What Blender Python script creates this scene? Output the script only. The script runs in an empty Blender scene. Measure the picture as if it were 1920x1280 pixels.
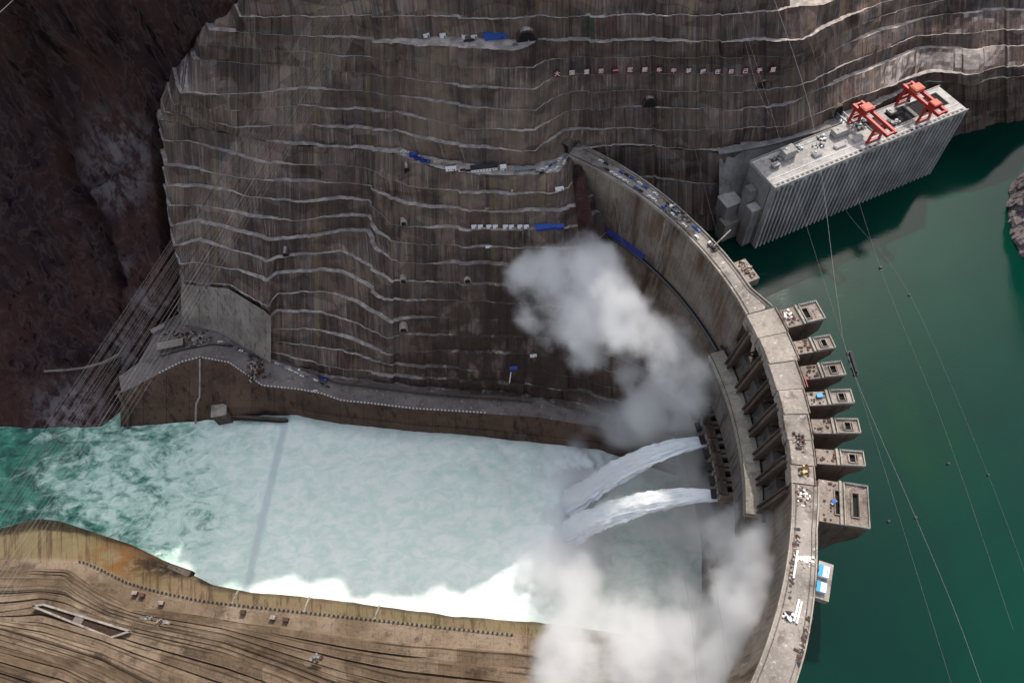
import bpy, bmesh, math, random
import numpy as np
from mathutils import Vector, Matrix, noise as mnoise
random.seed(7); RNG = np.random.default_rng(7)
C = bpy.context.scene.collection
sc = bpy.context.scene

# ------------------------------------------------------------------ camera
CAMZ = 680.0; FPX = 1370.0; PITCH = math.radians(57.5); ROLL = math.radians(-6)
_f = np.array([0, math.cos(PITCH), -math.sin(PITCH)]); _r = np.array([1.0, 0, 0]); _u = np.cross(_r, _f)
_R = _r*math.cos(ROLL) + _u*math.sin(ROLL); _U = _u*math.cos(ROLL) - _r*math.sin(ROLL)
cd = bpy.data.cameras.new('camera'); cd.sensor_width = 36; cd.lens = 36*FPX/1920; cd.clip_start = 1; cd.clip_end = 6000
cam = bpy.data.objects.new('camera', cd); C.objects.link(cam)
M3 = Matrix(((_R[0], _U[0], -_f[0]), (_R[1], _U[1], -_f[1]), (_R[2], _U[2], -_f[2])))
cam.matrix_world = Matrix.Translation((0, 0, CAMZ)) @ M3.to_4x4()
sc.camera = cam
def at(x, y, z):
    """world point at elevation z seen at position x, y of the survey photograph (1920 x 1280)"""
    d = _f*FPX + _R*(x-960) + _U*(640-y)
    return np.array([0, 0, CAMZ]) + d*((z-CAMZ)/d[2])

# ------------------------------------------------------------------ world, sun, exposure
SUN_EL = math.radians(48); SUN_AZ = math.radians(25)
w = bpy.data.worlds.new('World'); sc.world = w; w.use_nodes = True
nt = w.node_tree; sky = nt.nodes.new('ShaderNodeTexSky'); sky.sky_type = 'NISHITA'; sky.sun_disc = False
sky.sun_elevation = SUN_EL; sky.sun_rotation = SUN_AZ; sky.dust_density = 3.0; sky.air_density = 1.0; sky.ozone_density = .6
hs = nt.nodes.new('ShaderNodeHueSaturation'); hs.inputs['Saturation'].default_value = .55; nt.links.new(sky.outputs[0], hs.inputs['Color'])
nt.links.new(hs.outputs[0], nt.nodes['Background'].inputs[0]); nt.nodes['Background'].inputs[1].default_value = 0.15
sl = bpy.data.lights.new('sun', 'SUN'); sl.energy = 2.25; sl.angle = math.radians(0.6); sl.color = (1, .94, .86)
so = bpy.data.objects.new('sun', sl); C.objects.link(so)
sd = Vector((math.sin(SUN_AZ)*math.cos(SUN_EL), math.cos(SUN_AZ)*math.cos(SUN_EL), math.sin(SUN_EL)))
so.rotation_euler = sd.to_track_quat('Z', 'Y').to_euler(); so.location = (0, 300, 900)
sc.view_settings.view_transform = 'Standard'; sc.view_settings.look = 'None'; sc.view_settings.exposure = 0.74
sc.view_settings.gamma = 1
sc.render.engine = 'CYCLES'
sc.cycles.use_denoising = True; sc.cycles.max_bounces = 16; sc.cycles.diffuse_bounces = 3; sc.cycles.glossy_bounces = 2
sc.cycles.volume_bounces = 16; sc.cycles.volume_step_rate = 0.22; sc.cycles.volume_max_steps = 400
sc.cycles.transparent_max_bounces = 8; sc.cycles.use_adaptive_sampling = True; sc.cycles.adaptive_threshold = 0.02

# ------------------------------------------------------------------ materials
class NT:
    def __init__(s, name):
        s.m = bpy.data.materials.new(name); s.m.use_nodes = True; s.t = s.m.node_tree
        s.p = s.t.nodes['Principled BSDF']; s.geo = s.t.nodes.new('ShaderNodeNewGeometry')
        s.tc = s.t.nodes.new('ShaderNodeTexCoord')
    def n(s, typ, **k):
        nd = s.t.nodes.new(typ)
        for a, v in k.items(): setattr(nd, a, v)
        return nd
    def L(s, a, b): s.t.links.new(a, b)
    def put(s, sock, v):
        if isinstance(v, bpy.types.NodeSocket): s.L(v, sock)
        elif v is not None:
            if isinstance(v, (tuple, list)) and len(v) == 3 and sock.type == 'RGBA': v = (*v, 1)
            sock.default_value = v
    def math(s, op, a, b=None, c=None, clamp=False):
        nd = s.n('ShaderNodeMath', operation=op, use_clamp=clamp)
        s.put(nd.inputs[0], a)
        if b is not None: s.put(nd.inputs[1], b)
        if c is not None: s.put(nd.inputs[2], c)
        return nd.outputs[0]
    def mapv(s, v, scale=(1, 1, 1), loc=(0, 0, 0), rot=(0, 0, 0)):
        nd = s.n('ShaderNodeMapping'); s.L(v, nd.inputs[0]); nd.inputs['Scale'].default_value = scale
        nd.inputs['Location'].default_value = loc; nd.inputs['Rotation'].default_value = rot
        return nd.outputs[0]
    def noise(s, v, scale=1, detail=4, rough=.55, dist=0):
        nd = s.n('ShaderNodeTexNoise'); s.L(v, nd.inputs['Vector']); nd.inputs['Scale'].default_value = scale
        nd.inputs['Detail'].default_value = detail; nd.inputs['Roughness'].default_value = rough; nd.inputs['Distortion'].default_value = dist
        return nd.outputs[0]
    def voro(s, v, scale=1, feature='F1', out=0):
        nd = s.n('ShaderNodeTexVoronoi', feature=feature); s.L(v, nd.inputs['Vector']); nd.inputs['Scale'].default_value = scale
        return nd.outputs[out]
    def ramp(s, f, stops, interp='LINEAR'):
        nd = s.n('ShaderNodeValToRGB'); cr = nd.color_ramp; cr.interpolation = interp
        while len(cr.elements) < len(stops): cr.elements.new(.5)
        for e, (p, c) in zip(cr.elements, stops):
            e.position = p; e.color = (c, c, c, 1) if isinstance(c, (int, float)) else (*c, 1)
        s.put(nd.inputs[0], f); return nd.outputs[0]
    def step(s, v, a, b):
        nd = s.n('ShaderNodeMapRange', interpolation_type='SMOOTHSTEP'); s.put(nd.inputs[0], v)
        nd.inputs[1].default_value = a; nd.inputs[2].default_value = b; return nd.outputs[0]
    def mix(s, f, a, b, mode='MIX'):
        nd = s.n('ShaderNodeMix', data_type='RGBA', blend_type=mode, clamp_factor=True)
        s.put(nd.inputs[0], f); s.put(nd.inputs[6], a); s.put(nd.inputs[7], b); return nd.outputs[2]
    def bump(s, h, strength=.5, dist=1.0):
        nd = s.n('ShaderNodeBump'); nd.inputs['Strength'].default_value = strength; nd.inputs['Distance'].default_value = dist
        s.L(h, nd.inputs['Height']); s.L(nd.outputs[0], s.p.inputs['Normal'])
    def done(s, col, rough=.9, spec=.2, metal=0):
        s.put(s.p.inputs['Base Color'], col); s.put(s.p.inputs['Roughness'], rough)
        s.p.inputs['Specular IOR Level'].default_value = spec; s.p.inputs['Metallic'].default_value = metal
        return s.m
    @property
    def pos(s): return s.geo.outputs['Position']
    def nz(s):
        x = s.n('ShaderNodeSeparateXYZ'); s.L(s.geo.outputs['True Normal'], x.inputs[0]); return x.outputs[2]
    def xyz(s, v=None):
        x = s.n('ShaderNodeSeparateXYZ'); s.L(v or s.pos, x.inputs[0]); return x.outputs

def near(N, p, r0, r1):
    """1 close to the point p, 0 beyond r1"""
    nd = N.n('ShaderNodeVectorMath', operation='DISTANCE'); N.L(N.pos, nd.inputs[0]); nd.inputs[1].default_value = tuple(float(v) for v in p)
    return N.step(nd.outputs[1], r1, r0)

def mat_shotcrete(name='shotcrete'):
    N = NT(name); P = N.pos
    U = N.xyz(N.tc.outputs['UV']); row_ = N.math('FLOOR', N.math('DIVIDE', U[1], 15.0))
    cb = N.n('ShaderNodeCombineXYZ'); N.L(N.math('ADD', U[0], N.math('MULTIPLY', row_, 5.3)), cb.inputs[0]); N.L(N.math('MULTIPLY', U[1], .06), cb.inputs[1]); SV = cb.outputs[0]
    cb2 = N.n('ShaderNodeCombineXYZ'); N.L(U[0], cb2.inputs[0]); N.L(N.math('MULTIPLY', U[1], .02), cb2.inputs[1]); SV2 = cb2.outputs[0]
    st = N.noise(SV, .42, 5, .72)           # runs of water down the face
    st2 = N.noise(SV2, .16, 6, .75)
    big = N.noise(P, .012, 4, .6)
    patch = N.noise(N.mapv(P, (1, 1, 2.2)), .05, 3, .6)
    c = N.mix(N.step(big, .35, .66), (.118, .080, .072), (.235, .168, .128))
    c = N.mix(N.math('MULTIPLY', N.step(patch, .48, .66), .7), c, (.15, .145, .14)); c = N.mix(N.math('MULTIPLY', N.step(N.noise(N.mapv(P, loc=(50, 20, 7)), .03, 4, .65), .52, .64), .6), c, (.085, .05, .042))
    msk = N.step(N.noise(P, .022, 3), .36, .56)
    c = N.mix(N.math('MULTIPLY', N.math('MULTIPLY', N.step(st, .52, .66), .85), msk), c, (.32, .26, .215))
    c = N.mix(N.math('MULTIPLY', N.step(st, .47, .36), .6), c, (.038, .025, .023))
    c = N.mix(N.math('MULTIPLY', N.step(st2, .52, .38), .65), c, (.06, .047, .045))
    c = N.mix(N.math('MULTIPLY', N.step(N.noise(SV2, .09, 3), .56, .68), .5), c, (.25, .195, .10))
    # cast panels
    br = N.n('ShaderNodeTexBrick'); N.L(N.tc.outputs['UV'], br.inputs['Vector']); br.inputs['Scale'].default_value = 1
    br.inputs['Brick Width'].default_value = 19; br.inputs['Row Height'].default_value = 15; br.inputs['Mortar Size'].default_value = .3
    br.inputs['Color1'].default_value = (1, 1, 1, 1); br.inputs['Color2'].default_value = (.5, .47, .48, 1); br.inputs['Mortar'].default_value = (.3, .27, .27, 1)
    br.inputs['Mortar Smooth'].default_value = .3; br.offset = .35
    c = N.mix(.8, c, br.outputs[0], 'MULTIPLY')
    vc = N.xyz(N.voro(N.mapv(P, (1, 1, 1.5)), .055, out=1))[0]; c = N.mix(1.0, c, N.ramp(vc, [(0, .68), (.5, .95), (1, 1.22)]), 'MULTIPLY')
    c = N.mix(N.math('MULTIPLY', near(N, at(900, 250, 270), 30, 120), N.math('MULTIPLY', N.step(N.noise(P, .03, 4, .6), .38, .6), .4)), c, (.30, .225, .16))
    # wet dark rock low beside the dam, where the spray lands
    wet = near(N, at(960, 660, 80), 40, 165)
    wetn = N.math('MULTIPLY', wet, N.step(N.noise(N.mapv(P, (.1, .1, .03)), 1, 4), .3, .5))
    c = N.mix(N.math('MULTIPLY', wetn, .85), c, (.042, .028, .022))
    for q_, col_ in ((at(1102, 45, 345), (.01, .05, .03)), (at(1102, 68, 335), (.01, .05, .03)), (at(1138, 40, 345), (.16, .015, .02)), (at(1138, 66, 335), (.12, .01, .02)), (at(1371, 45, 345), (.008, .035, .02)), (at(1371, 66, 335), (.008, .035, .02))):
        c = N.mix(N.math('MULTIPLY', near(N, q_, 1.5, 11), N.step(SVn if False else N.noise(SV2, .3, 3), .38, .6)), c, col_)
    # dust lying on the berms
    flat = N.step(N.nz(), .84, .95)
    dust = N.mix(N.step(N.noise(P, .15, 4), .4, .65), (.26, .225, .205), (.46, .40, .36))
    c = N.mix(N.math('MULTIPLY', flat, N.math('SUBTRACT', 1, N.math('MULTIPLY', wetn, .93))), c, dust)
    N.bump(N.math('ADD', N.math('MULTIPLY', N.noise(P, .4, 6, .75), 1.0), N.math('MULTIPLY', st, .5)), .6, 1.2)
    return N.done(c, .92, .12)

def mat_rock(name, a, b, cc, scale=.03, light=None):
    N = NT(name); P = N.pos
    n1 = N.noise(N.mapv(P, (1, 1, .5)), scale, 7, .65, .6); n2 = N.noise(N.mapv(P, (1, 1, .25), (5, 9, 2)), scale*5, 6, .7)
    c = N.mix(N.step(n1, .36, .64), a, b)
    c = N.mix(N.math('MULTIPLY', N.step(n2, .55, .75), .8), c, cc)
    c = N.mix(N.math('MULTIPLY', N.step(n2, .47, .34), .9), c, tuple(v*.25 for v in a))
    vn = N.math('ABSOLUTE', N.math('SUBTRACT', N.noise(N.mapv(P, (1, 1, .3), (9, 1, 4)), scale*3, 6, .6, 1.0), .5)); c = N.mix(N.math('MULTIPLY', N.step(vn, .035, .0), .55), c, cc)
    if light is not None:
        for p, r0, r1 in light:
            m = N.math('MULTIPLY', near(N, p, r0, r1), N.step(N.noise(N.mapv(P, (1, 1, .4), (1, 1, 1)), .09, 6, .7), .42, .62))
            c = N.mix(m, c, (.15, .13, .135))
    N.bump(N.noise(P, scale*9, 8, .7), .9, 3)
    return N.done(c, .95, .08)

def mat_concrete(name, base, stain=(.08, .06, .05), dark=.6, sv=(.3, .3, .015), fleck=0, wetz=None, joint=False):
    N = NT(name); P = N.pos
    st = N.noise(N.mapv(P, sv), 1, 5, .65); big = N.noise(P, .035, 5, .6); fine = N.noise(P, .5, 5, .7)
    lt = tuple(min(.9, v*1.3) for v in base); dk = tuple(v*.62 for v in base)
    c = N.mix(N.step(big, .35, .65), dk, base)
    c = N.mix(N.math('MULTIPLY', N.step(fine, .5, .7), .6), c, lt)
    c = N.mix(N.math('MULTIPLY', N.step(fine, .42, .28), .5), c, tuple(v*.4 for v in base))
    c = N.mix(N.math('MULTIPLY', N.step(st, .49, .33), dark), c, stain)
    c = N.mix(N.math('MULTIPLY', N.step(st, .6, .75), .35), c, lt)
    if fleck:
        f = N.step(N.noise(P, .9, 3, .8), .58, .66); m2 = N.step(N.noise(P, .08, 3), .45, .6)
        c = N.mix(N.math('MULTIPLY', N.math('MULTIPLY', f, m2), fleck), c, (.05, .042, .04))
        g = N.step(N.noise(N.mapv(P, loc=(40, 3, 9)), .25, 4, .7), .6, .68)
        c = N.mix(N.math('MULTIPLY', g, fleck*.7), c, (.6, .57, .54))
    if joint:
        br = N.n('ShaderNodeTexBrick'); N.L(N.tc.outputs['UV'], br.inputs['Vector']); br.inputs['Scale'].default_value = 1; br.offset = 0
        br.inputs['Brick Width'].default_value = joint[0]; br.inputs['Row Height'].default_value = joint[1]; br.inputs['Mortar Size'].default_value = joint[2]
        br.inputs['Color1'].default_value = (1, 1, 1, 1); br.inputs['Color2'].default_value = (.78, .77, .76, 1); br.inputs['Mortar'].default_value = (.3, .27, .25, 1)
        c = N.mix(.85, c, br.outputs[0], 'MULTIPLY')
    if name == 'dam_concrete':
        rs = N.math('MULTIPLY', N.step(N.noise(N.mapv(P, (1, 1, .5), (3, 7, 0)), .035, 5, .7), .48, .62), N.step(N.noise(N.mapv(P, (.25, .25, .012)), 1, 4), .35, .6))
        c = N.mix(N.math('MULTIPLY', rs, .75), c, (.115, .062, .034))
        rs = N.step(N.noise(N.mapv(P, (.35, .35, .02), (9, 9, 9)), 1, 5, .7), .6, .7); c = N.mix(N.math('MULTIPLY', rs, .6), c, (.36, .33, .28))
    N.bump(fine, .35, .5)
    return N.done(c, .88, .2)

def mat_plain(name, col, rough=.6, spec=.3, metal=0, dirt=.35):
    N = NT(name); n = N.noise(N.pos, .7, 4, .65)
    c = N.mix(N.math('MULTIPLY', N.step(n, .48, .68), dirt), col, tuple(v*.45 for v in col))
    return N.done(c, rough, spec, metal)

M = {}
M['shotcrete'] = mat_shotcrete()
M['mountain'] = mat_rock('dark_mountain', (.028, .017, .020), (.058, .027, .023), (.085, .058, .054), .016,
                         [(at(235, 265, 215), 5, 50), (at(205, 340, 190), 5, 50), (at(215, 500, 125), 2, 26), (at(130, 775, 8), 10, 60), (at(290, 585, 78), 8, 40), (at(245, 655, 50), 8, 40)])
M['rock_right'] = mat_rock('grey_rock', (.14, .11, .12), (.22, .18, .18), (.34, .29, .28), .05)
M['dam'] = mat_concrete('dam_concrete', (.25, .205, .165), (.075, .042, .026), .9, (.09, .09, .008), joint=(14, 400, .22))
M['dam_wet'] = mat_concrete('wet_concrete', (.15, .13, .115), (.035, .027, .022), .9)
M['crest'] = mat_concrete('crest_concrete', (.315, .275, .24), (.08, .06, .05), .7, (.08, .08, .08), fleck=.9)
M['deck'] = mat_concrete('deck_concrete', (.35, .305, .26), (.11, .08, .065), .65, (.1, .1, .1), fleck=.6)
M['beam'] = mat_concrete('beam_concrete', (.33, .30, .25), (.11, .09, .065), .6, (.1, .25, .1))
M['pier'] = mat_concrete('pier_shade_concrete', (.15, .105, .08), (.05, .035, .028), .8, (.25, .25, .02))  # darkened brown to put the shade on the pier sides into the colour
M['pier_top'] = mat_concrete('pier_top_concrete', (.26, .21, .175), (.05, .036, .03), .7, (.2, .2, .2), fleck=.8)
M['rust'] = mat_concrete('rusty_steel', (.11, .062, .045), (.03, .02, .016), .7)
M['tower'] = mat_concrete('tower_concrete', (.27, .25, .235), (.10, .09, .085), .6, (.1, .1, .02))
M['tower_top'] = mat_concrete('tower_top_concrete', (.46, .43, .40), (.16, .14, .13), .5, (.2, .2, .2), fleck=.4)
M['wall'] = mat_concrete('quay_wall_concrete', (.125, .078, .055), (.032, .02, .015), .85, (.16, .16, .02), joint=(24, 300, .25))
M['lightwall'] = mat_concrete('pale_wall_concrete', (.30, .255, .22), (.09, .07, .06), .75, (.3, .3, .02), joint=(22, 400, .2))
M['road'] = mat_concrete('dusty_road', (.20, .17, .155), (.08, .065, .06), .6, (.1, .1, .1), fleck=.5)
M['black'] = mat_plain('dark_interior', (.012, .011, .012), .9)  # near-black painted in place of shade inside slots, pits, gaps and tunnels
M['red'] = mat_plain('red_paint', (.36, .018, .012), .5, .4, 0, .3)
M['salmon'] = mat_plain('faded_red_paint', (.50, .11, .065), .6)
M['darkred'] = mat_plain('sign_red', (.16, .012, .018), .7)
M['white'] = mat_plain('white_paint', (.72, .70, .68), .6, .3, 0, .25)
M['blue'] = mat_plain('blue_sheet', (.03, .09, .34), .55)
M['skyblue'] = mat_plain('bright_blue_sheet', (.05, .32, .68), .55)
M['deepblue'] = mat_plain('deep_blue_sheet', (.03, .04, .22), .6)
M['steel'] = mat_plain('grey_steel', (.22, .24, .26), .5, .4, .3)
M['darksteel'] = mat_plain('dark_steel', (.035, .033, .036), .6, .3, .2)
M['cable'] = mat_plain('cable_steel', (.24, .215, .21), .6, .3, 0, .1)
M['glass'] = mat_plain('window_glass', (.02, .025, .03), .15, .5)
M['rubber'] = mat_plain('tyre_rubber', (.02, .02, .02), .9)
M['yellow'] = mat_plain('yellow_paint', (.55, .42, .14), .6)

def mat_bank():
    N = NT('bank_concrete'); P = N.pos; X = N.xyz()
    big = N.noise(P, .02, 5, .6); fine = N.noise(P, .35, 6, .7)
    uv = N.tc.outputs['UV']; U = N.xyz(uv)
    strata = N.noise(N.mapv(uv, (.035, .34, 1)), 1, 6, .72)
    c = N.mix(N.step(big, .38, .62), (.165, .118, .078), (.285, .218, .155))
    c = N.mix(N.math('MULTIPLY', N.step(strata, .55, .7), .12), c, (.34, .275, .21))
    c = N.mix(N.math('MULTIPLY', N.step(strata, .45, .33), .12), c, (.05, .034, .026))
    c = N.mix(N.math('MULTIPLY', N.step(N.noise(P, .05, 7, .75), .48, .36), .65), c, (.06, .042, .032))
    f6 = N.math('FRACT', N.math('DIVIDE', N.math('SUBTRACT', U[1], 105.5), 78)); kb = N.math('MULTIPLY', N.step(f6, .07, .055), N.step(X[2], 31.5, 34))
    fr = N.math('FRACT', N.math('ADD', N.math('DIVIDE', N.math('SUBTRACT', U[1], 44), 13), N.math('MULTIPLY', N.noise(N.mapv(uv, (.03, 0, 0)), 1, 3), .12)))
    on_b = N.step(N.noise(N.mapv(uv, (.02, .08, 1), (5, 5, 0)), 1, 3), .42, .58); ln = N.math('MULTIPLY', N.step(fr, .34, .42), N.step(fr, .56, .48)); on = N.math('MULTIPLY', N.step(X[2], 31.5, 34), N.step(N.noise(N.mapv(uv, (.012, .05, 1)), 1, 3), .4, .55))
    c = N.mix(N.math('MULTIPLY', N.math('MULTIPLY', ln, on), .85), c, (.05, .036, .030))
    c = N.mix(N.math('MULTIPLY', kb, .8), c, (.045, .032, .026)); ln2 = N.math('MULTIPLY', N.step(fr, .93, .97), on); c = N.mix(N.math('MULTIPLY', ln2, .6), c, (.30, .25, .205))
    c = N.mix(N.math('MULTIPLY', N.step(fine, .47, .3), .65), c, (.08, .06, .05))
    # wet, moss stained strip by the water
    lo = N.step(X[2], 30.5, 27); moss = N.step(N.noise(N.mapv(P, (1, .3, 1)), .03, 4), .35, .6)
    c = N.mix(N.math('MULTIPLY', lo, .8), c, N.mix(moss, (.17, .115, .066), (.165, .135, .065)))
    wet = N.math('MULTIPLY', N.step(X[2], 16, 3), N.step(N.noise(P, .03, 4), .3, .55))
    c = N.mix(N.math('MULTIPLY', wet, .75), c, (.045, .03, .02))
    for q_, r0_, r1_, cc_ in ((at(235, 1035, 20), 6, 60, (.17, .08, .025)), (at(290, 1052, 12), 4, 34, (.025, .017, .012)), (at(325, 1066, 8), 4, 24, (.02, .016, .013))):
        c = N.mix(N.math('MULTIPLY', N.math('MULTIPLY', near(N, q_, r0_, r1_), lo), N.step(N.noise(P, .07, 5, .7), .36, .56)), c, cc_)
    br = N.n('ShaderNodeTexBrick'); N.L(uv, br.inputs['Vector']); br.inputs['Scale'].default_value = 1; br.offset = 0
    br.inputs['Brick Width'].default_value = 12; br.inputs['Row Height'].default_value = 500; br.inputs['Mortar Size'].default_value = .12
    br.inputs['Color1'].default_value = (1, 1, 1, 1); br.inputs['Color2'].default_value = (.9, .89, .86, 1); br.inputs['Mortar'].default_value = (.5, .46, .43, 1)
    c = N.mix(.8, c, br.outputs[0], 'MULTIPLY')
    b2 = N.n('ShaderNodeTexBrick'); N.L(N.mapv(uv, loc=(0, -5, 0)), b2.inputs['Vector']); b2.inputs['Scale'].default_value = 1; b2.offset = .4
    b2.inputs['Brick Width'].default_value = 34; b2.inputs['Row Height'].default_value = 13; b2.inputs['Mortar Size'].default_value = .1
    b2.inputs['Color1'].default_value = (1.0, 1, 1, 1); b2.inputs['Color2'].default_value = (.52, .48, .45, 1); b2.inputs['Mortar'].default_value = (.5, .5, .5, 1)
    c = N.mix(N.math('MULTIPLY', N.step(X[2], 31, 34), .8), c, b2.outputs[0], 'MULTIPLY')
    b3 = N.n('ShaderNodeTexBrick'); N.L(N.mapv(uv, loc=(11, -5, 0)), b3.inputs['Vector']); b3.inputs['Scale'].default_value = 1; b3.offset = .3
    b3.inputs['Brick Width'].default_value = 64; b3.inputs['Row Height'].default_value = 4.3333; b3.inputs['Mortar Size'].default_value = .16; b3.inputs['Mortar Smooth'].default_value = .6
    b3.inputs['Color1'].default_value = (1.0, 1, 1, 1); b3.inputs['Color2'].default_value = (.9, .89, .88, 1); b3.inputs['Mortar'].default_value = (.45, .42, .40, 1)
    c = N.mix(N.math('MULTIPLY', N.step(X[2], 31, 34), .85), c, b3.outputs[0], 'MULTIPLY')
    sk = N.noise(N.mapv(uv, (.22, .02, 1)), 1, 5, .7); c = N.mix(N.math('MULTIPLY', N.math('MULTIPLY', N.step(sk, .5, .38), lo), .75), c, (.06, .036, .02))
    N.bump(fine, .8, 2)
    return N.done(c, .9, .15)
M['bank'] = mat_bank()

def mat_reservoir():
    N = NT('reservoir_water'); P = N.pos
    n = N.noise(P, .006, 3, .5); n2 = N.noise(N.mapv(P, (1, .5, 1), (0, 60, 0)), .012, 3)
    c = N.mix(N.step(n, .3, .7), (.001, .023, .017), (.001, .036, .022))
    c = N.mix(N.math('MULTIPLY', N.step(n2, .5, .75), .6), c, (.004, .040, .012))
    sc_ = N.step(N.noise(N.mapv(P, (.5, 1.6, 1), rot=(0, 0, .6)), .06, 5, .7), .62, .8)
    c = N.mix(N.math('MULTIPLY', sc_, N.math('MULTIPLY', near(N, at(1500, 560, 168), 15, 70), .5)), c, (.2, .25, .24))
    N.bump(N.noise(N.mapv(P, (1, 1.5, 1)), .35, 4, .6), .12, .4)
    return N.done(c, N.math('ADD', .04, N.math('MULTIPLY', N.step(N.noise(N.mapv(P, (1, .4, 1), rot=(0, 0, .5)), .012, 4), .45, .65), .12)), .12)
M['reservoir'] = mat_reservoir()

def mat_river():
    N = NT('river_water'); P = N.pos; X = N.xyz()
    warp = N.noise(P, .02, 4, .6)
    edge = N.math('ADD', X[0], N.math('MULTIPLY', warp, 260))
    # green calm tongue far left, foam further right
    foam0 = N.step(edge, -480, -320)
    foam1 = N.step(edge, -340, -60)
    sw = N.noise(N.mapv(P, (.7, 1, 1)), .035, 7, .68, 1.6)
    sw2 = N.noise(N.mapv(P, (.6, 1, 1), (3, 8, 0)), .1, 6, .7, 1.0)
    th = N.math('SUBTRACT', .66, N.math('ADD', N.math('MULTIPLY', foam0, .2), N.math('MULTIPLY', foam1, .24)))
    d = N.math('SUBTRACT', N.math('ADD', N.math('MULTIPLY', sw, .65), N.math('MULTIPLY', sw2, .35)), th)
    f = N.step(d, -.07, .15)
    green = N.mix(N.step(N.noise(N.mapv(P, (.6, 1, 1)), .06, 7, .7, 1.0), .36, .68), (.003, .065, .042), (.05, .26, .17))
    foam = N.mix(N.step(sw2, .35, .65), (.66, .81, .72), (.87, .92, .85))
    foam = N.mix(N.math('MULTIPLY', N.math('MULTIPLY', N.step(sw, .5, .4), N.math('SUBTRACT', 1.05, foam1)), .6), foam, (.36, .54, .49))
    c = N.mix(f, green, foam)
    foam = N.mix(N.math('MULTIPLY', N.math('SUBTRACT', 1, foam1), .75), foam, N.mix(N.step(sw2, .4, .68), (.22, .47, .37), (.48, .70, .60)))
    c = N.mix(f, green, foam)
    wb = N.math('MULTIPLY', N.step(N.math('ADD', X[1], N.math('MULTIPLY', X[0], .0)), 205, 165), foam1)
    c = N.mix(N.math('MULTIPLY', wb, .15), c, (.86, .88, .87))
    a_ = at(538, 785, 4); b_ = at(470, 1075, 4); k_ = (b_[0]-a_[0])/(b_[1]-a_[1])
    dl = N.math('ADD', N.math('SUBTRACT', X[0], N.math('MULTIPLY', X[1], k_)), -(a_[0]-k_*a_[1])); dl = N.math('ADD', dl, N.math('MULTIPLY', N.math('SUBTRACT', N.noise(P, .09, 3), .5), 5))
    bd = N.math('MULTIPLY', N.step(dl, -9, -4.5), N.step(dl, 5, 0))
    c = N.mix(N.math('MULTIPLY', bd, .75), c, (.55, .62, .62))
    for lx_, ly_ in ((1090, 897), (1090, 1015), (1040, 1060)): c = N.mix(N.math('MULTIPLY', near(N, at(lx_, ly_, 2), 8, 60), .8), c, (.93, .95, .94))
    N.bump(N.noise(N.mapv(P, (1, 1, 1)), .22, 7, .7, .8), .35, 1.2)
    r = N.math('ADD', .25, N.math('MULTIPLY', f, .5))
    return N.done(c, r, .3)
M['river'] = mat_river()

def mat_foam():
    N = NT('white_water'); P = N.pos
    n = N.noise(N.tc.outputs['UV'], 1, 6, .7, .5)
    m = N.noise(N.mapv(N.tc.outputs['UV'], (.08, 1.6, 1)), 1, 6, .7)
    c = N.mix(N.step(m, .38, .62), (.74, .80, .82), (.94, .95, .95))
    N.bump(m, .25, .8)
    N.p.inputs['Subsurface Weight'].default_value = .2
    return N.done(c, .7, .3)
M['foam'] = mat_foam()

# ------------------------------------------------------------------ mesh helpers
def tag(o, label=None, cat=None, group=None, kind=None):
    if label: o['label'] = label
    if cat: o['category'] = cat
    if group: o['group'] = group
    if kind: o['kind'] = kind
    return o
def link(name, verts, faces, mat, parent=None, smooth=False, uv=None):
    me = bpy.data.meshes.new(name); me.from_pydata([tuple(map(float, v)) for v in verts], [], faces); me.validate(); me.update()
    if mat: me.materials.append(M[mat] if isinstance(mat, str) else mat)
    if uv is not None:
        ul = me.uv_layers.new(name='UVMap'); vi = np.zeros(len(me.loops), int); me.loops.foreach_get('vertex_index', vi)
        ul.data.foreach_set('uv', np.asarray(uv, float)[vi].ravel())
    if smooth: me.polygons.foreach_set('use_smooth', [True]*len(me.polygons))
    o = bpy.data.objects.new(name, me); C.objects.link(o)
    if parent: o.parent = parent
    return o
def empty(name, loc=(0, 0, 0), rz=0):
    o = bpy.data.objects.new(name, None); C.objects.link(o); o.location = tuple(map(float, loc)); o.rotation_euler = (0, 0, rz); return o
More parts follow.
